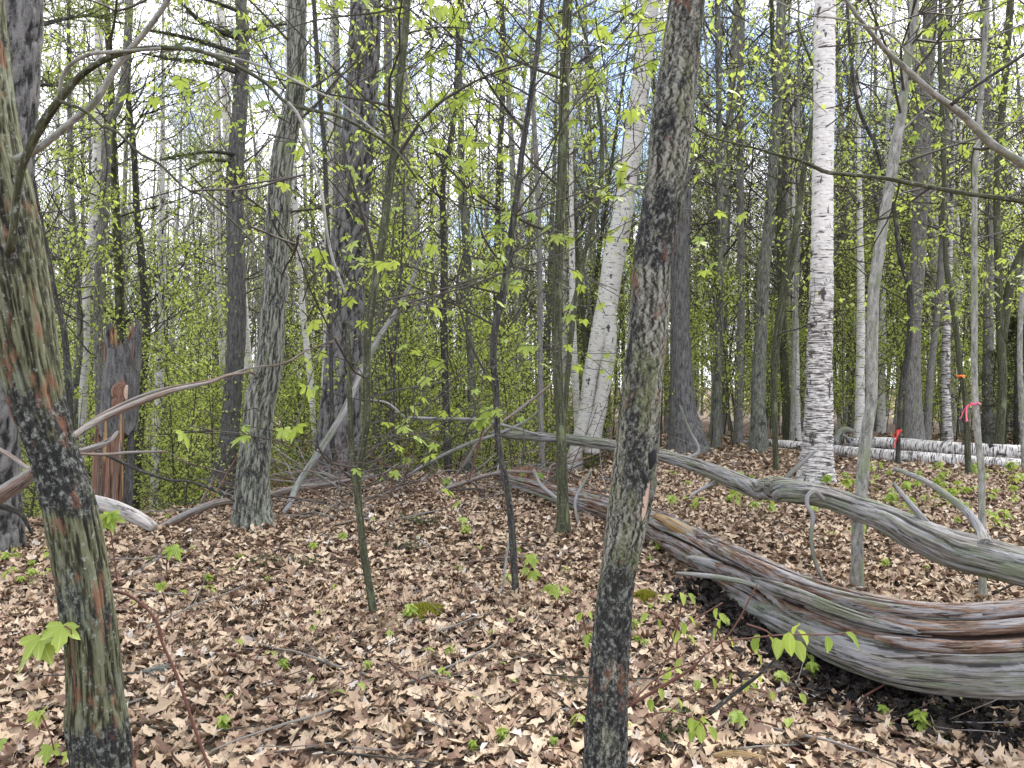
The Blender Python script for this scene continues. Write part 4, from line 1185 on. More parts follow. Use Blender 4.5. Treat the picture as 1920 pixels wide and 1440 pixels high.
# the two birch logs and the short one lying behind on the right
bl = [
 ('long white birch log lying lowest on the right, black scars along it', [(1398, 828, 9), (1440, 830, 13), (1510, 837, 17), (1600, 848, 21), (1700, 857, 24), (1800, 866, 26), (1880, 872, 28), (1960, 878, 29)], (13.2, 12.6, 12.0, 11.3, 10.7, 10.3, 9.95, 9.7)),
 ('upper white birch log behind the first, ending at a torn root', [(1585, 828, 18), (1640, 830, 21), (1700, 834, 24), (1780, 841, 26), (1860, 846, 28), (1960, 852, 30)], (11.8, 11.5, 11.1, 10.6, 10.3, 10.0)),
]
for lab, pts, d in bl:
    rt = log('birch_log', lab, 'log', 'birchlog', pts, d, seg=40, step=0.02, rel='soft')
    W = resample(catmull(path_px(pts, d), 6), 0.02)
    for j in range(12):
        k0 = rr.randint(5, len(W) - 30); k1 = k0 + rr.randint(6, 24)
        c = W[k0:k1].copy(); c[:, 1] -= c[:, 3] * 0.35; c[:, 2] += c[:, 3] * rr.uniform(-0.3, 0.45)
        m = MB(); m.tube(c[:, :3], c[:, 3] * rr.uniform(0.5, 0.75) * (np.sin(np.linspace(0.1, 3.0, len(c))) * 0.5 + 0.5 * NR.random(len(c))), 14, relief('scaly', 0.1)); m.build('bark_scar', M['black'], rt)
log('root_tangle', 'torn root stub at the left end of the upper birch log', 'root', 'silver', [(1560, 850, 12), (1568, 825, 16), (1580, 806, 12), (1600, 808, 8)], 11.7, seg=14, rel='soft',
    limbs=[([(1570, 830, 8), (1555, 812, 5), (1548, 800, 3)], 11.6), ([(1580, 815, 7), (1596, 830, 5), (1590, 850, 4)], 11.6), ([(1566, 840, 7), (1548, 852, 5), (1540, 870, 4)], 11.6)])

sticks = [
 ('leaning_stick', 'long pale dead stick leaning from the crest up across the thick pine', 'silver', [(528, 970, 10), (545, 940, 11), (560, 905, 12), (600, 845, 13), (640, 782, 14), (660, 738, 13), (680, 693, 12), (713, 630, 11), (750, 573, 9), (783, 500, 7), (800, 450, 5)], (6.9, 9.2)),
 ('fallen_branch', 'upper of two parallel dead branches rising right from the left trunk', 'stick', [(60, 860, 12), (137, 818, 13), (173, 795, 13), (233, 766, 13), (293, 742, 12), (340, 728, 9), (393, 717, 7), (430, 703, 6), (470, 699, 5), (480, 705, 3)], (3.6, 5.2)),
 ('fallen_branch', 'thin long twig rising right above the two dead branches at left', 'stick', [(168, 790, 6), (230, 757, 6), (300, 731, 5), (400, 712, 5), (470, 690, 4), (530, 682, 4), (580, 655, 3), (637, 637, 3)], (4.4, 5.6)),
 ('fallen_branch', 'short forked dead branch in front of the stump', 'stick', [(120, 855, 8), (143, 848, 10), (180, 838, 12), (207, 825, 9), (221, 809, 5)], (4.6, 4.9)),
 ('fallen_branch', 'thin level stick crossing the stump foot', 'stick', [(130, 850, 5), (200, 852, 6), (250, 848, 5), (312, 847, 4)], (4.5, 4.9)),
 ('fallen_branch', 'dark drooping stick right of the stump running down to the crest', 'dark', [(180, 845, 6), (207, 857, 6), (250, 877, 6), (317, 900, 5), (357, 903, 4), (417, 927, 4), (440, 940, 3)], (5.5, 6.2)),
 ('fallen_log', 'brown barked log end left of the left edge trunk', 'stick', [(-40, 950, 36), (0, 928, 30), (40, 903, 28), (70, 880, 22), (110, 850, 16)], (4.4, 4.2)),
 ('fallen_branch', 'thin brown branch sloping down at the far left', 'stick', [(-20, 832, 8), (20, 855, 8), (55, 880, 9), (75, 892, 8)], (4.5, 4.3)),
 ('fallen_branch', 'dark forked branch under the left log end', 'dark', [(-20, 940, 16), (10, 950, 14), (40, 965, 9), (60, 1000, 5)], (4.9, 5.1)),
 ('fallen_log', 'pale peeled birch log on the ground right of the left trunk', 'palelog', [(130, 925, 24), (165, 938, 26), (210, 950, 27), (260, 972, 26), (290, 990, 18)], (6.3, 6.2)),
 ('fallen_log', 'brown curved log on the crest beside the pale birch log', 'stick', [(280, 998, 10), (310, 985, 13), (350, 965, 15), (400, 945, 14), (450, 938, 12)], (6.4, 6.9)),
 ('fallen_log', 'long thin brown log along the crest right of the maple', 'stick', [(500, 930, 12), (560, 915, 13), (600, 911, 12), (650, 902, 9), (700, 890, 5)], (7.4, 8.0)),
 ('fallen_branch', 'brown branch below the crest pointing at the sapling foot', 'stick', [(545, 968, 7), (620, 972, 9), (700, 968, 7), (790, 960, 5), (830, 952, 4)], (7.0, 7.2)),
 ('fallen_branch', 'dark brown stick crossing the crest left of the wavy sapling', 'stick', [(760, 960, 5), (830, 920, 8), (870, 905, 9), (940, 885, 8), (1000, 885, 5)], (7.6, 8.0)),
 ('fallen_branch', 'grey branch rising left from the branch pile', 'silver', [(742, 905, 4), (800, 870, 6), (870, 835, 7), (930, 815, 7), (985, 790, 5), (1010, 770, 3)], (8.5, 8.6)),
 ('fallen_branch', 'level pale branch over the branch pile with a forked end', 'silver', [(758, 785, 3), (770, 783, 5), (830, 785, 5), (900, 787, 6), (955, 800, 6), (1010, 815, 4)], (8.0, 8.2)),
 ('fallen_branch', 'thin bent grey twig continuing the level pale branch to the left', 'silver', [(695, 750, 3), (725, 755, 4), (745, 770, 4), (762, 785, 4)], (8.0, 8.0)),
 ('fallen_branch', 'rising stick from the pile towards the white birch', 'stick', [(930, 800, 5), (970, 770, 6), (1010, 740, 5), (1045, 710, 4)], (8.4, 8.6)),
 ('fallen_branch', 'steep stick leaning in the branch pile', 'stick', [(850, 900, 6), (880, 855, 7), (910, 810, 6), (950, 770, 4)], (8.7, 8.7)),
 ('fallen_branch', 'arching pale stick at the foot of the foreground trunk', 'silver', [(1085, 985, 5), (1078, 940, 6), (1095, 905, 5), (1110, 880, 4)], (6.4, 6.6)),
 ('fallen_branch', 'grey stick leaning on the rotting log beside the green pole', 'silver', [(1000, 880, 6), (1015, 910, 7), (1050, 940, 7), (1065, 955, 6)], (7.1, 6.9)),
 ('fallen_branch', 'long stick lying diagonally below the moss patch', 'stick', [(690, 1240, 6), (712, 1195, 9), (740, 1150, 10), (755, 1140, 6)], None),
 ('fallen_branch', 'stick lying across leaves at lower left near the mossy chunk', 'stick', [(225, 1262, 8), (330, 1250, 9), (400, 1230, 8), (500, 1190, 6)], None),
 ('fallen_branch', 'pale thick stick between left trunk and crest', 'stick', [(228, 1092, 9), (262, 1072, 12), (300, 1045, 13), (350, 1020, 6)], None),
 ('fallen_branch', 'long stick left of the left trunk running to the edge', 'stick', [(-20, 1156, 8), (40, 1140, 9), (110, 1124, 8), (240, 1112, 6), (320, 1116, 4)], None),
 ('fallen_branch', 'dark wet branch at far left below the hollow', 'dark', [(-20, 1105, 16), (20, 1094, 14), (60, 1075, 7), (100, 1050, 4)], None),
 ('fallen_branch', 'thin green grey stick near the crest by the maple foot', 'silver', [(305, 1030, 4), (350, 1000, 5), (390, 985, 4), (440, 965, 4)], None),
 ('fallen_branch', 'small white birch twig by the moss patch', 'birch', [(868, 1154, 10), (880, 1156, 11), (912, 1157, 11), (930, 1156, 8)], None),
 ('fallen_branch', 'broken birch twig with black end near the bottom centre', 'birch', [(1020, 1346, 9), (1036, 1340, 10), (1055, 1334, 10), (1068, 1330, 9)], None),
 ('fallen_branch', 'white twig on the pine needles below the crest', 'birch', [(765, 1010, 6), (785, 1010, 8), (803, 1024, 7), (815, 1030, 5)], None),
 ('fallen_branch', 'short thick chunk of bark wood by the white leaf stalk', 'stick', [(305, 1300, 8), (325, 1292, 14), (345, 1280, 12), (352, 1275, 6)], None),
 ('mossy_chunk', 'black mossy wood chunk lying on the leaves at lower left', 'maple', [(255, 1268, 10), (285, 1262, 24), (318, 1258, 26), (340, 1256, 12)], None),
 ('fallen_branch', 'branch rising behind the rotting log at far right', 'dark', [(1860, 1115, 4), (1890, 1100, 4), (1925, 1085, 4)], (4.3, 4.2)),
 ('leafy_branch', 'dark leafy stick leaning right of the foreground trunk foot', 'twigred', [(1175, 1325, 7), (1220, 1300, 7), (1262, 1275, 6), (1295, 1255, 5), (1320, 1230, 3)], (2.9, 2.8)),
 ('leafy_branch', 'dark bough from the ground up to the leaves in front of the rotting log', 'dark', [(1330, 1338, 9), (1365, 1310, 8), (1410, 1275, 7), (1440, 1250, 5), (1470, 1215, 3)], (2.9, 2.8)),
 ('fallen_log', 'yellowish half buried wood at the bottom right edge', 'yellowwood', [(1330, 1425, 20), (1380, 1420, 26), (1440, 1432, 24), (1500, 1445, 12)], None),
]
for nm, lab, mat, pts, d in sticks:
    if d is None:
        d = [max(2.0, gdepth(p[0], p[1] + p[2] * 0.3) - 0.02) for p in pts]
    W = resample(catmull(path_px(pts, d), 6), 0.03 if mat != 'x' else .01)
    m = MB(); m.tube(W[:, :3], W[:, 3], 14 if max(p[2] for p in pts) > 9 else 8, relief('soft', 0.03))
    c = W[len(W) // 2]
    o = m.build(nm, M[mat], None, origin=(c[0], c[1], c[2] - c[3]))
    tag(o, lab, 'log' if 'log' in nm else 'wood' if 'chunk' in nm else 'stick' if 'stick' in nm else 'branch')

# sticks of the branch pile and scattered twigs: similar, counted, grouped
rs = random.Random(31)
def twig_at(p, az, L, rad, rise, mat):
    d = np.array([math.cos(az), math.sin(az), rise])
    m = MB(); tips = []
    grow(m, rs, np.array(p), d, L, rad, 1, tips, up=-0.02, wob=0.18, seg=5, nch=(1, 3), rmin=0.002)
    return m.build('twig', M[mat], None, origin=p)
for i in range(90):
    x = rs.uniform(560, 1150); y = rs.uniform(850, 915)
    d = rs.uniform(7.6, 9.2)
    p = P(x, y, d); p[2] = gz(p[0], p[1]) + rs.uniform(0.02, 0.12)
    o = twig_at(p, rs.uniform(0, 6.28), rs.uniform(0.5, 1.6), rs.uniform(0.006, 0.014), rs.uniform(0.0, 0.7), rs.choice(['stick', 'stick', 'twig', 'silver', 'twigred']))
    o.name = 'brush_twig'
    tag(o, 'thin dead twig tangled in the brush pile along the crest', 'twig', 'dead twigs of the brush pile')
for i in range(55):
    x = rs.uniform(270, 720); y = rs.uniform(925, 990)
    p = G(x, y, rs.uniform(0.02, 0.08))
    o = twig_at(p, rs.uniform(0, 6.28), rs.uniform(0.4, 1.3), rs.uniform(0.005, 0.013), rs.uniform(0.0, 0.45), rs.choice(['stick', 'twig', 'twigpale', 'stick', 'twigred']))
    o.name = 'brush_twig'
    tag(o, 'thin dead twig tangled in the brush pile along the crest', 'twig', 'dead twigs of the brush pile')
for i in range(150):
    y = rs.uniform(930, 1430); x = rs.uniform(0, 1920)
    if x > 1200 and y < 1300 and y > 930 + (x - 1200) * 0.3: continue
    p = G(x, y, 0.03)
    o = twig_at(p, rs.uniform(0, 6.28), rs.uniform(0.2, 0.9), rs.uniform(0.003, 0.009), rs.uniform(-0.02, 0.1), rs.choice(['twigred', 'stick', 'twig', 'twigpale']))
    o.name = 'ground_twig'
    tag(o, 'thin dead twig lying on the leaf carpet', 'twig', 'twigs scattered on the leaf carpet')

# leaves drifted against the feet of the near trunks
mb = MB()
for bx, by, br in BASES:
    n = 46
    for s_ in (301, 302):
        a = NR.uniform(0, 6.283, n); q = br * 0.9 + np.abs(NR.normal(0, 0.07, n))
        x, y = bx + np.cos(a) * q, by + np.sin(a) * q
        z = gzv(x, y) + NR.uniform(0.01, 0.03, n) + 0.05 * np.exp(-(q - br) / 0.06) * NR.random(n)
        scatter(mb, oak_leaf(6, s_, 0.6), np.stack([x, y, z], 1), NR.uniform(0.05, 0.10, n), NR.uniform(0, 6.283, n), NR.normal(0, 0.5, n), NR.normal(0, 0.5, n))
tag(mb.build('drifted_leaves', M['deadleaf']), 'dead leaves drifted against the feet of the near trunks', 'leaf litter', kind='stuff')

# ================================================================== RIBBONS
def ribbon(lab, mat, x, y, d, knot, tails, stem_r):
    root = thing('flag_ribbon', lab, 'ribbon', P(x, y, d))
    c = P(x, y, d)
    m = MB()
    a = np.linspace(0, 2 * math.pi, 17)
    m.tube(np.stack([c[0] + np.cos(a) * stem_r, c[1] + np.sin(a) * stem_r, c[2] + 0.004 * np.sin(3 * a)], 1), np.full(17, knot), 6, flat=0.5)
    m.build('knot_loop', M[mat], root)
    for tl in tails:
        W = path_px(tl, d - stem_r - 0.012); W[:, 3] *= 1.5
        W = resample(catmull(W, 6), 0.006)
        n = len(W)
        u = np.array([1.0, 0.25, 0.1]); u /= np.linalg.norm(u)
        tw = np.sin(np.linspace(0, 2.5, n))[:, None]
        dirv = u[None] * (0.6 + 0.4 * np.abs(np.cos(tw * 2))) + np.array([0, 0.6, 0])[None] * tw
        L = W[:, :3] - dirv * W[:, 3:4]; Rr = W[:, :3] + dirv * W[:, 3:4]
        th = np.array([0, 0.0012, 0])
        v = np.stack([L - th, Rr - th, Rr + th, L + th], 1).reshape(-1, 3)
        i = np.arange(n - 1)[:, None] * 4; j = np.arange(4)[None]; k = (j + 1) % 4
        f = np.stack([i + j, i + k, i + 4 + k, i + 4 + j], 2).reshape(-1, 4)
        m = MB(); m.raw(v, np.vstack([f, [[0, 3, 2, 1]], [[4 * n - 4, 4 * n - 3, 4 * n - 2, 4 * n - 1]]])); m.build('ribbon_tail', M[mat], root, smooth=False)
dp = gdepth(1843, 1138)
ribbon('bright pink ribbon hanging from the slim grey stem near the right edge', 'ribbonpink', 1829, 757, dp, 0.007, [[(1822, 757, 5), (1814, 762, 9), (1812, 775, 8), (1813, 790, 9)], [(1818, 759, 5), (1808, 768, 7), (1804, 778, 6), (1801, 785, 6)]], 0.024)
dr_ = gdepth(1683, 877)
ribbon('red ribbon tied around the thin dark stem above the birch logs', 'ribbonred', 1686, 807, dr_, 0.010, [[(1686, 806, 6), (1682, 820, 7), (1678, 832, 5), (1676, 840, 4)], [(1688, 805, 5), (1679, 812, 6), (1675, 826, 4)]], 0.035)
ribbon('small orange ribbon knotted on the curving stem', 'ribbonorange', 1801, 705, 9.0, 0.016, [[(1800, 703, 6), (1795, 708, 6)], [(1802, 703, 6), (1808, 709, 5)]], 0.04)

# ================================================================== SEEDLINGS WITH BIG LEAVES
def seedling(label, base_px, stem, lvs, kind='m', d=None, group=None, cat='seedling', mat='twigred', w=3):
    d = d or max(2.0, gdepth(*base_px))
    b = P(base_px[0], base_px[1], d)
    root = thing('seedling', label, cat, b, group)
    pts = [(x, y, w) for x, y in stem]
    if len(pts) == 2: pts.insert(1, ((pts[0][0] + pts[1][0]) / 2 + 3, (pts[0][1] + pts[1][1]) / 2, w))
    W = resample(catmull(path_px(pts, d), 5), 0.02)
    m = MB(); m.tube(W[:, :3], np.maximum(W[:, 3], 0.0016), 6); m.build('stem', M[mat], root)
    for (x, y, s, yaw) in lvs:
        p = P(x, y, d)
        put_leaf(root, p, s / F * d, math.radians(yaw), -RND.uniform(0.45, 0.9), RND.uniform(-0.3, 0.3), kind)
    return root
# yaw: 0 = away from the camera, 90 = left, 180 = towards it, 270 = right
seedling('two pale green drooping leaves on a thin stalk, left edge low', (140, 1300), [(140, 1300), (135, 1190), (118, 1175), (75, 1195)], [(74, 1198, 62, 150), (76, 1192, 55, 240), (118, 1172, 48, 200)], d=2.2)
seedling('seedling with one fan shaped leaf right beside the left trunk', (222, 1108), [(222, 1108), (212, 1030), (204, 968)], [(204, 965, 34, 150), (204, 965, 34, 220), (206, 962, 26, 90), (207, 962, 28, 270)])
seedling('pair of bright green maple leaves above the leaves at left', (318, 1092), [(318, 1092), (312, 1060), (322, 1026)], [(318, 1026, 26, 110), (326, 1026, 28, 250), (322, 1028, 20, 180)])
seedling('single round maple leaf on a stalk below the leaf pair', (318, 1160), [(318, 1160), (310, 1130), (301, 1096)], [(301, 1094, 17, 130), (301, 1094, 17, 220), (303, 1094, 14, 20)])
seedling('long arching bare reddish stem at lower left', (396, 1450), [(396, 1450), (370, 1380), (350, 1320), (330, 1262), (304, 1205), (300, 1180), (280, 1146), (240, 1115), (205, 1108)], [], d=2.4, w=6)
seedling('maple leaf cluster at the kink of the dark wavy sapling', (880, 900), [(880, 900), (893, 850), (915, 770)], [(917, 765, 36, 140), (920, 765, 34, 230), (915, 768, 30, 185), (930, 770, 28, 270), (893, 785, 26, 110), (898, 790, 24, 180)], d=5.2)
seedling('leafy seedling on the crest with one round leaf, right of the leaning stick', (762, 910), [(762, 910), (763, 885), (762, 862)], [(762, 860, 15, 130), (763, 860, 14, 210), (764, 862, 12, 300)])
seedling('seedling in front of the leaf pile left of the brush', (735, 950), [(735, 950), (735, 900), (738, 882)], [(738, 882, 18, 120), (740, 884, 18, 220), (715, 896, 12, 90)])
seedling('bright leaf on the crest left of the wavy sapling', (836, 930), [(836, 930), (838, 915), (836, 900)], [(836, 898, 15, 140), (838, 898, 15, 220)])
seedling('leaf low beside the foot of the wavy dark sapling', (958, 925), [(958, 925), (960, 912), (960, 905)], [(960, 903, 13, 150), (962, 903, 12, 240)])
seedling('leaf standing between the two dark sapling stems on the log', (1012, 925), [(1012, 925), (1012, 900), (1010, 890)], [(1010, 888, 13, 150), (1014, 888, 14, 240), (980, 886, 10, 150)])
seedling('leafy seedling with three leaves right of the wavy sapling foot', (985, 1110), [(985, 1110), (988, 1075), (995, 1045)], [(995, 1042, 22, 110), (998, 1042, 24, 210), (1000, 1072, 20, 190), (985, 1065, 16, 120)])
seedling('yellow green seedling cluster in front of the green pole sapling', (1050, 1160), [(1050, 1160), (1045, 1125), (1035, 1100)], [(1035, 1098, 20, 150), (1042, 1105, 20, 190), (1060, 1100, 18, 240), (1022, 1098, 14, 100)])
seedling('low sprig of leaves against the left of the foreground trunk', (1110, 1240), [(1110, 1240), (1100, 1190), (1092, 1150)], [(1092, 1148, 20, 130), (1100, 1146, 18, 230), (1102, 1190, 20, 160), (1096, 1195, 20, 200), (1088, 1150, 14, 90)], 'o')
seedling('moss side sprig with drooping leaves at lower left corner', (105, 1430), [(105, 1430), (95, 1380), (75, 1335)], [(78, 1332, 26, 110), (70, 1336, 26, 220), (92, 1400, 30, 190), (130, 1410, 24, 250), (5, 1385, 26, 120)], d=2.5)
# hobblebush-like bough right of the trunk foot: oval toothed leaves
def bough(label, stems, lvs, d, mat='twigred', w=3):
    b = P(stems[0][0][0], stems[0][0][1], d)
    root = thing('leafy_sprig', label, 'sprig', b)
    for st in stems:
        W = resample(catmull(path_px([(x, y, w) for x, y in st], d), 5), 0.02)
        m = MB(); m.tube(W[:, :3], np.maximum(W[:, 3], 0.0014), 6); m.build('stem', M[mat], root)
    for (x, y, s, yaw) in lvs:
        put_leaf(root, P(x, y, d + RND.uniform(-0.05, 0.05)), s / F * d, math.radians(yaw), -RND.uniform(0.5, 1.15), RND.uniform(-0.4, 0.4), 'o')
    return root
bough('sprig of drooping toothed leaves hanging in front of the rotting log', [[(1180, 1320), (1240, 1265), (1310, 1235), (1370, 1185), (1420, 1095)], [(1340, 1205), (1420, 1195), (1480, 1190), (1560, 1190), (1600, 1185)], [(1400, 1170), (1440, 1185), (1455, 1210)]],
      [(1418, 1195, 30, 150), (1425, 1190, 32, 110), (1440, 1190, 28, 260), (1455, 1195, 40, 170), (1480, 1185, 42, 160), (1495, 1180, 36, 280), (1490, 1200, 40, 200), (1468, 1200, 34, 130), (1550, 1192, 30, 175), (1585, 1185, 40, 250), (1500, 1170, 34, 20), (1420, 1225, 24, 230)], 2.75)
bough('sprig of leaves right of the foreground trunk at mid height', [[(1200, 1340), (1225, 1290), (1262, 1200), (1275, 1150), (1280, 1110)], [(1262, 1200), (1240, 1160), (1215, 1145)]],
      [(1275, 1110, 26, 200), (1290, 1112, 26, 250), (1262, 1112, 24, 120), (1278, 1165, 26, 200), (1270, 1180, 26, 150), (1288, 1190, 26, 230), (1250, 1115, 20, 90), (1215, 1150, 22, 120), (1232, 1160, 22, 230), (1290, 1155, 22, 280), (1256, 1250, 22, 150), (1244, 1262, 22, 210)], 3.4)
bough('small leaved sprig between trunk foot and rotting log', [[(1230, 1380), (1260, 1330), (1320, 1290), (1360, 1250), (1345, 1180)], [(1320, 1290), (1400, 1290), (1440, 1300)]],
      [(1345, 1178, 20, 120), (1352, 1160, 22, 20), (1365, 1195, 20, 260), (1310, 1275, 22, 150), (1335, 1270, 22, 210), (1398, 1275, 22, 170), (1408, 1280, 22, 230), (1420, 1265, 18, 290), (1445, 1295, 18, 200), (1500, 1300, 20, 200), (1375, 1262, 20, 100), (1350, 1270, 18, 260)], 3.0)
bough('cluster of leaves near the bottom right of the foreground trunk', [[(1210, 1345), (1250, 1335), (1310, 1350), (1325, 1370)]],
      [(1300, 1345, 26, 130), (1322, 1342, 24, 30), (1312, 1360, 30, 180), (1328, 1362, 28, 230), (1300, 1368, 24, 150), (1220, 1310, 24, 170), (1236, 1290, 22, 200), (1270, 1310, 20, 280)], 2.9)
bough('thin twig with leaves over the rotting log root side', [[(1300, 1330), (1290, 1290), (1270, 1240), (1280, 1180), (1355, 1130)]],
      [(1275, 1235, 20, 150), (1265, 1245, 18, 220), (1290, 1290, 18, 160), (1350, 1150, 22, 200), (1345, 1140, 20, 120)], 3.6)

# small scattered green seedlings, counted and grouped
def small_proto(nm, n, kind, size):
    root = thing(nm, 'x', 'seedling', (0, 0, 0))
    m = MB(); m.tube([(0, 0, -0.02), (0.005, 0.003, size * 0.9), (0.01, -0.01, size * 1.8)], [0.0025, 0.002, 0.0015], 5)
    ks = [m.build('stem', M['twigred'], root)]
    for i in range(n):
        ks.append(put_leaf(root, (0.01, -0.01, size * (1.8 - 0.4 * (i // 2))), size * RND.uniform(0.8, 1.2), i * 2.2 + RND.uniform(-.4, .4), -RND.uniform(0.0, 0.6), 0, kind))
    KIDS[root.name] = ks
    return root
protos = [small_proto('young_seedling', 3, 'm', 0.05), small_proto('young_seedling', 4, 'o', 0.055), small_proto('young_seedling', 2, 'o', 0.045), small_proto('young_seedling', 5, 'm', 0.055)]
used = set()
def place_small(x, y, sc, label, group):
    p = G(x, y, 0.01)
    i = RND.randrange(4)
    if i in used:
        dup(protos[i], p, RND.uniform(0, 6.28), sc, label, group)
    else:
        used.add(i); r = protos[i]; r.location = p; r.scale = (sc,) * 3; r['label'] = label; r['group'] = group
for i in range(95):
    place_small(RND.uniform(250, 1900), RND.uniform(960, 1420), RND.uniform(0.5, 1.1), 'tiny green seedling sprouting from the leaf carpet', 'seedlings scattered over the leaf carpet')
for i in range(80):
    place_small(RND.uniform(1560, 1920), 885 + abs(RND.gauss(0, 60)), RND.uniform(0.9, 1.8), 'leafy seedling growing behind the arched log', 'seedlings behind the arched log')
for i in range(40):
    place_small(RND.uniform(1200, 1600), RND.uniform(900, 975), RND.uniform(1.0, 1.8), 'green seedling between the two large logs', 'seedlings between the two logs')
for i in range(14):
    place_small(RND.uniform(0, 110), RND.uniform(1050, 1110), RND.uniform(0.6, 1.1), 'green seedling left of the left edge trunk', 'seedlings at the left hollow')

# ---- pine sprigs on the ground
def sprig(label, x, y, size, d=None):
    p = G(x, y, 0.03) if d is None else P(x, y, d)
    root = thing('pine_sprig', label, 'pine sprig', p)
    m = MB(); m2 = MB()
    r = random.Random(int(x))
    n = int(60 * size / 0.15)
    az = r.uniform(0, 6.28)
    for b in range(4):
        a = az + (b - 1.5) * 0.7
        e = np.array(p) + np.array([math.cos(a), math.sin(a), 0.12]) * size
        m.tube([p, (np.array(p) + e) / 2 + np.array([0, 0, 0.02]), e], [0.004, 0.003, 0.002], 5)
        for k in range(n):
            t = r.uniform(0.3, 1.0)
            q = np.array(p) * (1 - t) + e * t
            dd = nrm(np.array([math.cos(a), math.sin(a), 0.1]) + np.array([r.gauss(0, 0.6), r.gauss(0, 0.6), r.gauss(0.2, 0.4)]))
            ln = r.uniform(0.05, 0.10)
            sd = nrm(np.cross(dd, (0.1, 0.2, 1))) * 0.0016
            m2.raw([q - sd, q + sd, q + dd * ln], None, [(0, 1, 2)], None, r.random())
    m.build('stem', M['twig'], root)
    o = m2.build('needles', M['needle'], root, smooth=False); o['kind'] = 'stuff'
sprig('green pine sprig on leaves behind the sapling foot', 760, 990, 0.3)
sprig('second pine sprig beside the white twig', 800, 985, 0.22)
sprig('drooping pine sprig right of the foreground trunk foot', 1235, 1370, 0.16)
sprig('dull pine sprig on leaves below the crest maple', 545, 1072, 0.2)
sprig('small pine sprig by the maple foot', 510, 1058, 0.16)
sprig('pine sprig just left of the foreground trunk near the bottom', 1085, 1290, 0.13)
sprig('pine sprig in front of the crest, below the white twig', 745, 1040, 0.2)
sprig('pine sprig in the dark under the rotting log', 1800, 1395, 0.12)

# ---- moss
def moss(label, x, y, w, h):
    p = G(x, y); d = p[1]
    R = w / F * d / 2
    root = thing('moss_patch', label, 'moss', p)
    m = MB()
    for k in range(1500):
        a = RND.uniform(0, 6.283); q = math.sqrt(RND.random()) * R * (0.8 + 0.2 * math.sin(3 * a))
        xx, yy = p[0] + math.cos(a) * q, p[1] + math.sin(a) * q * 0.8
        z = gz(xx, yy) + 0.045 * (1 - (q / R) ** 2) + 0.02
        dd = nrm(np.array([RND.gauss(0, 0.5), RND.gauss(0, 0.5), 1.0])) * RND.uniform(0.012, 0.025)
        sd = np.array([math.cos(a * 7), math.sin(a * 7), 0]) * 0.004
        b = np.array([xx, yy, z])
        m.raw([b - sd, b + sd, b + dd], None, [(0, 1, 2)], None, RND.random())
    o = m.build('moss_blades', M['moss'], root, smooth=False); o['kind'] = 'stuff'
    m = MB(); n = 12
    vs, fs = [(p[0], p[1], p[2] + 0.07)], []
    for rg in range(1, 5):
        for j in range(16):
            a = j / 16 * 6.283; q = R * rg / 4 * (0.8 + 0.2 * math.sin(3 * a))
            xx, yy = p[0] + math.cos(a) * q, p[1] + math.sin(a) * q * 0.8
            vs.append((xx, yy, gz(xx, yy) + 0.05 * (1 - (rg / 4) ** 2) + 0.015))
    f3 = [(0, 1 + j, 1 + (j + 1) % 16) for j in range(16)]
    f4_ = [(1 + r * 16 + j, 1 + (r + 1) * 16 + j, 1 + (r + 1) * 16 + (j + 1) % 16, 1 + r * 16 + (j + 1) % 16) for r in range(3) for j in range(16)]
    m.raw(vs, f4_, f3); m.build('moss_cushion', M['moss'], root)
moss('yellow green moss cushion on the leaves at centre', 795, 1160, 85, 35)
moss('smaller moss cushion right of the foreground trunk', 1210, 1130, 50, 25)

# ================================================================== BACKGROUND FOREST
def tree_proto(name, seed, H, R0, mat, nbr, lsize, leafkeep, zlo, blen, twm='twigpale', lmat='leaf_small', seg=8, lvl=2, crook=0.25, conifer=False):
    r = random.Random(seed)
    root = thing(name, 'x', 'tree', (0, 0, 0))
    pts = [np.array([0, 0, -0.3])]; d = np.array([r.gauss(0, 0.03), r.gauss(0, 0.03), 1.0])
    n = 14
    for k in range(n):
        d = nrm(d + np.array([r.gauss(0, 0.05), r.gauss(0, 0.05), 0]) * crook * 4 * 0.25 + np.array([0, 0, 0.15]))
        pts.append(pts[-1] + d * H / n)
    rad = R0 * (1 - 0.8 * np.linspace(0, 1, n + 1) ** 1.1); rad[0] *= 1.35
    Wt = resample(catmull(np.hstack([np.array(pts), rad[:, None]]), 4), H / 40)
    m = MB(); m.tube(Wt[:, :3], Wt[:, 3], seg, relief('soft', R0))
    ks = [m.build('trunk', M[mat], root)]
    b = MB(); tips = []
    c = [i for i in range(len(Wt)) if Wt[i, 2] > zlo]
    for i in range(nbr):
        k = c[int(len(c) * i / nbr)] if conifer else r.choice(c)
        az = r.uniform(0, 6.283)
        fr = (Wt[k, 2] - zlo) / max(H - zlo, 0.1)
        L = blen * (1.05 - 0.6 * fr) * r.uniform(0.6, 1.2)
        el = r.uniform(-0.15, 0.1) if conifer else r.uniform(0.15, 1.1)
        grow(b, r, Wt[k, :3], np.array([math.cos(az), math.sin(az), el]), L, min(Wt[k, 3] * 0.3, 0.02) + 0.003, lvl, tips, up=0.0 if conifer else 0.16, rmin=0.0042, nch=(4, 6))
    bo = b.build('branches', M[twm], root); bo['kind'] = 'stuff'; ks.append(bo)
    lb = MB()
    leaves(lb, tips_pos(tips, r, min(leafkeep, 1), 0.03), lsize)
    q = leafkeep - 1
    while q > 0:
        leaves(lb, tips_pos(tips, r, min(1, q), 0.09), lsize); q -= 1
    if lb.n:
        o = lb.build('leaves', M[lmat], root, smooth=False); o['kind'] = 'stuff'; ks.append(o)
    KIDS[root.name] = ks
    return root

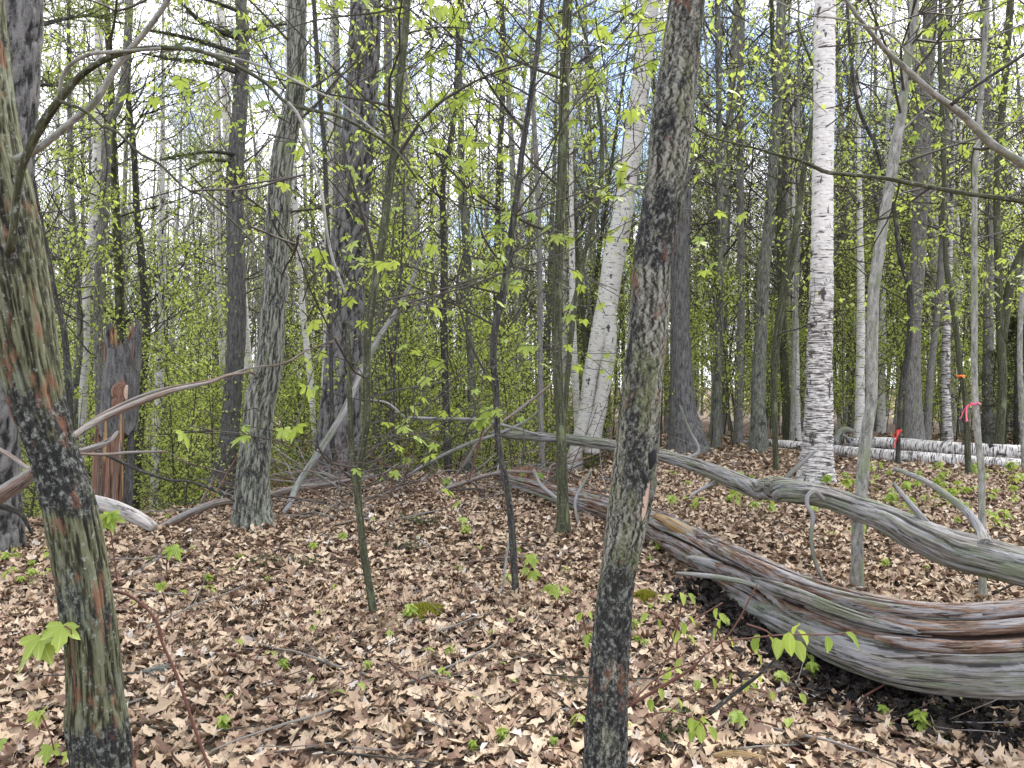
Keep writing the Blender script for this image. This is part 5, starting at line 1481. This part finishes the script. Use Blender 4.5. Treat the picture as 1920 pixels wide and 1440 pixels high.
TP = {'grey': [], 'birch': [], 'under': [], 'slim': []}
for s in range(5):
    TP['grey'].append(tree_proto('woodland_tree', 100 + s, 17 + s, 0.095 + 0.016 * s, ['far', 'far', 'grey', 'farpale', 'pale'][s], 52, 0.044, 0.36, 3.0, 3.2, 'twig'))
for s in range(3):
    TP['birch'].append(tree_proto('woodland_birch', 200 + s, 17, 0.10 + 0.02 * s, 'birch', 20, 0.07, 0.8, 4.5, 2.6))
for s in range(5):
    TP['slim'].append(tree_proto('slim_tree', 300 + s, 9 + 0.8 * s, 0.05 + 0.008 * s, ['far', 'maple', 'farpale', 'pale', 'sapling'][s], 36, 0.044, 0.7, 1.8, 2.0, 'twig', seg=6))
for s in range(5):
    TP['under'].append(tree_proto('leafy_sapling', 400 + s, 3.0 + 0.6 * s, 0.016, 'sapling', 30, 0.055, 2.3, 0.3, 1.1, 'twig', seg=5, lvl=1, crook=0.4))
for k_, l_ in TP.items():
    for o in l_: o['_used'] = 0

PLACED = []
def place(kind, x, y, label, group, sc=1.0, tilt=0.04):
    pr = RND.choice(TP[kind])
    z = gz(x, y)
    t = (RND.gauss(0, tilt), RND.gauss(0, tilt))
    if not pr['_used']:
        pr['_used'] = 1
        pr.location = (x, y, z); pr.rotation_euler = (t[0], t[1], RND.uniform(0, 6.28)); pr.scale = (sc,) * 3
        pr['label'] = label; pr['group'] = group; PLACED.append((x, y, label, pr))
    else:
        o = dup(pr, (x, y, z), RND.uniform(0, 6.28), sc, label, group, t)
        PLACED.append((x, y, label, o))

# needle bearing limbs on the dark pine at the left and a dark fir by the right edge
def needle_limb(parent, pts, d, mat='needlelight', dens=260, ln=0.09):
    W = resample(catmull(path_px(pts, d), 6), 0.05)
    m = MB(); m.tube(W[:, :3], W[:, 3], 8, relief('soft', 0.02)); 
    m.build('limb', M['dark'], parent)
    nb = MB(); r = random.Random(int(pts[0][0] * 7 + pts[-1][1])); tips = []; tb = MB()
    for k in range(len(W)):
        if k < len(W) * 0.25: continue
        for q in range(2):
            az = r.uniform(0, 6.283)
            grow(tb, r, W[k, :3], np.array([math.cos(az), math.sin(az), r.uniform(-0.2, 0.5)]), r.uniform(0.25, 0.6), 0.005, 0, tips, up=0.1)
    tb.build('twigs', M['twig'], parent)['kind'] = 'stuff'
    pos = np.array([t[0] for t in tips]); pos = pos[NR.integers(0, len(pos), len(pos) * 7)]
    nn = len(pos); dd = NR.normal(0, 1, (nn, 3)); dd /= np.linalg.norm(dd, axis=1, keepdims=True)
    sd = np.cross(dd, [0.2, 0.3, 1.0]); sd /= np.linalg.norm(sd, axis=1, keepdims=True); sd *= 0.0035
    L = (NR.uniform(0.5, 1.0, nn) * ln)[:, None]
    v = np.stack([pos - sd, pos + sd, pos + dd * L], 1).reshape(-1, 3)
    nb.raw(v, None, np.arange(nn * 3).reshape(-1, 3), None, np.repeat(NR.random(nn), 3))
    nb.build('needles', M[mat], parent, smooth=False)['kind'] = 'stuff'
for o in [o for o in COL.objects if o.get('label', '').startswith('dark slender trunk rising out')]:
    o['_o'] = list(o.location)
    for pts in ([(445, 70, 12), (400, 55, 10), (370, 35, 8), (340, 5, 5)], [(445, 100, 10), (390, 82, 8), (330, 66, 7), (270, 55, 4)], [(442, 135, 10), (390, 118, 8), (330, 112, 6), (265, 100, 4)],
                [(455, 60, 7), (500, 50, 5), (540, 45, 3)], [(440, 290, 7), (400, 285, 6), (350, 290, 5), (300, 300, 3)], [(445, 20, 8), (390, 0, 6), (320, -20, 4)], [(436, 305, 6), (390, 300, 5), (350, 320, 3)]):
        needle_limb(o, pts, (11.4, 10.6))
for o in [o for o in COL.objects if o.get('label', '').startswith('broad blurred dark trunk')]:
    o['_o'] = list(o.location)
    for pts in ([(40, 60, 10), (100, 40, 7), (170, 30, 5), (230, 45, 3)], [(38, 150, 9), (100, 160, 6), (160, 150, 4)], [(40, 10, 9), (120, -20, 6), (200, 0, 4)]):
        needle_limb(o, pts, (6.0, 7.5))
for lab, px, d_, H in (('dark young fir by the right picture edge behind the forked tree', 1905, 13.5, 2.6), ('second dark fir half out of frame at the right edge', 1965, 14.5, 3.4)):
    xx = (px - 960) / F * d_
    rt = thing('young_fir', lab, 'tree', (xx, d_, gz(xx, d_)))
    b0 = np.array([xx, d_, gz(xx, d_) - 0.1])
    m = MB(); m.tube([b0, b0 + [0, 0, H / 2], b0 + [0.02, 0, H]], [0.05, 0.03, 0.008], 10); m.build('trunk', M['dark'], rt)
    tb = MB(); r = random.Random(px); tips = []
    for k in range(70):
        f_ = k / 70; az = k * 2.4
        grow(tb, r, b0 + [0, 0, 0.25 + f_ * (H - 0.3)], np.array([math.cos(az), math.sin(az), -0.15]), 1.1 * (1.05 - f_), 0.009, 1, tips, up=0.0, nch=(4, 6))
    tb.build('branches', M['dark'], rt)['kind'] = 'stuff'
    pos = np.array([t[0] for t in tips]); pos = pos[NR.integers(0, len(pos), 16000)] + NR.normal(0, 0.03, (16000, 3))
    nn = len(pos); dd = NR.normal(0, 1, (nn, 3)); dd[:, 2] *= 0.4; dd /= np.linalg.norm(dd, axis=1, keepdims=True)
    sd = np.cross(dd, [0.2, 0.3, 1.0]); sd /= np.linalg.norm(sd, axis=1, keepdims=True); sd *= 0.007
    v = np.stack([pos - sd, pos + sd, pos + dd * 0.05], 1).reshape(-1, 3)
    nb = MB(); nb.raw(v, None, np.arange(nn * 3).reshape(-1, 3), None, np.repeat(NR.random(nn), 3))
    nb.build('needles', M['darkfir'], rt, smooth=False)['kind'] = 'stuff'

# sight lines to the trunks that the photograph shows clear
KEEP = [(178, 14.5, 34), (240, 11.5, 16), (300, 12.5, 16), (445, 11.5, 20), (578, 12.5, 16), (612, 13.5, 12), (650, 10.2, 42), (1120, 14, 60), (1172, 14, 35), (1280, 12.5, 28), (1428, 12.5, 18), (1540, 8.6, 30), (1718, 11.5, 18), (1776, 13, 14)]
pts_used = []
def free(x, y, gap):
    for a, b in pts_used:
        if (a - x) ** 2 + (b - y) ** 2 < gap * gap: return False
    pts_used.append((x, y)); return True
def region(n, y0, y1, gap, px0=-80, px1=2000):
    out = []; tries = 0
    while len(out) < n and tries < n * 40:
        tries += 1
        y = math.sqrt(RND.uniform(y0 ** 2, y1 ** 2))
        px = RND.uniform(px0, px1)
        x = (px - 960) / F * y
        if any(y < kd and abs(px - kx) < kw for kx, kd, kw in KEEP): continue
        if free(x, y, gap): out.append((x, y))
    return out
for (x, y) in region(92, 14.5, 46, 1.4):
    place('grey', x, y, 'far grey tree', 'grey trees in the wood behind', RND.uniform(0.75, 1.15))
for (x, y) in region(40, 14.0, 42, 0.8):
    place('grey', x, y, 'thin far tree', 'thin trees in the wood behind', RND.uniform(0.45, 0.65), 0.06)
for (x, y) in region(60, 14.5, 42, 0.9):
    place('birch', x, y, 'far white birch', 'far white birches', RND.uniform(0.8, 1.1))
for (x, y) in region(84, 12.5, 38, 0.6):
    place('slim', x, y, 'slim young tree', 'slim young trees behind the crest', RND.uniform(0.75, 1.2), 0.07)
for (x, y) in region(72, 9.5, 17, 0.35, -60, 1000) + region(66, 13.0, 24, 0.35, 1000, 1980):
    place('under', x, y, 'near leafy sapling', 'leafy understory saplings', RND.uniform(0.7, 1.2), 0.08)
for (x, y) in region(70, 15, 30, 0.4):
    place('under', x, y, 'far leafy sapling', 'far understory saplings', RND.uniform(0.8, 1.4), 0.08)
for l_ in TP.values():
    for o in l_:
        if not o['_used']:
            for c in KIDS[o.name]: bpy.data.objects.remove(c)
            bpy.data.objects.remove(o)

LM = [(-400, 'left picture edge'), (60, 'left trunk'), (215, 'stump'), (490, 'crest maple'), (643, 'thick pine'), (928, 'wavy sapling'), (1045, 'green pole'),
      (1205, 'foreground trunk'), (1425, 'blotched tree'), (1537, 'shaggy birch'), (1634, 'pale bent tree'), (1827, 'pink ribbon'), (2600, 'right picture edge')]
LMG = [(-400, 'left picture edge'), (150, 'left trunk'), (480, 'crest maple'), (690, 'double sapling'), (963, 'wavy sapling'), (1150, 'foreground trunk'), (1605, 'pale bent tree'), (2600, 'right picture edge')]
def number_labels(items, marks):
    bins = {}
    for px, key, o in items:
        i = max(k for k in range(len(marks) - 1) if px >= marks[k][0] or k == 0)
        bins.setdefault((key, i), []).append((px, o))
    for (key, i), l in bins.items():
        l.sort(key=lambda q: q[0])
        for n_, (px, o) in enumerate(l):
            od = '%d%s' % (n_ + 1, 'th' if 10 < (n_ + 1) % 100 < 14 else {1: 'st', 2: 'nd', 3: 'rd'}.get((n_ + 1) % 10, 'th'))
            o['label'] = '%s, %s from left between %s and %s' % (key, od, marks[i][1], marks[i + 1][1])
number_labels([(960 + x / y * F, lab, o) for x, y, lab, o in PLACED], LM)
gl = []
for o in bpy.data.objects:
    if o.get('group') and ('seedling' in o['group'] or 'twigs' in o['group']):
        l_ = o.location
        key = o['label'] if 'tiny' not in o['label'] and 'carpet' not in o['label'] else ('tiny seedling' if 'tiny' in o['label'] else 'thin dead twig')
        key = {'thin dead twig tangled in the brush pile along the crest': 'brush pile twig', 'leafy seedling growing behind the arched log': 'leafy seedling behind arched log',
               'green seedling between the two large logs': 'seedling between the logs', 'green seedling left of the left edge trunk': 'hollow seedling'}.get(key, key)
        yp = 720 - (l_.z - CZ) / l_.y * F
        if 'tiny' in key or key == 'thin dead twig':
            key += ' in front' if yp > 1250 else ' midway' if yp > 1080 else ' far off'
        gl.append((960 + l_.x / l_.y * F, key, o))
number_labels(gl, LMG)

# far wood that reads as one mass
def far_wood():
    m, lv = MB(), MB()
    r = random.Random(77)
    for i in range(150):
        y = math.sqrt(r.uniform(44 ** 2, 95 ** 2)); x = r.uniform(-0.9, 0.9) * y
        z = gz(x, y); H = r.uniform(14, 22)
        lean = r.gauss(0, 0.5)
        m.tube([(x, y, z - .3), (x + lean * .4, y, z + H * .5), (x + lean, y, z + H)], [r.uniform(0.1, 0.25), 0.1, 0.04], 6, tint=r.random())
    o = m.build('far_trunks', M['farpale'], None)
    tag(o, 'distant trunks merging into one grey mass behind the wood', 'far wood', kind='stuff')
    n = 20000
    y = np.sqrt(NR.uniform(34 ** 2, 90 ** 2, n)); x = NR.uniform(-0.9, 0.9, n) * y
    z = gzv(x, y) + NR.uniform(0, 1, n) ** 1.6 * 13
    cl = fbm(np.stack([x * 0.5, y * 0.5, z * 0.6], 1), 40, 3)
    k = cl > 0.47
    leaves(lv, np.stack([x, y, z], 1)[k], 0.22)
    o = lv.build('far_foliage', M['leaf_small'], None, smooth=False)
    tag(o, 'hazy yellow green spring foliage far behind the trunks', 'far foliage', kind='stuff')
far_wood()

# hidden bookkeeping properties are not needed any more
for o in bpy.data.objects:
    for kx in ('_o', '_used'):
        if kx in o: del o[kx]
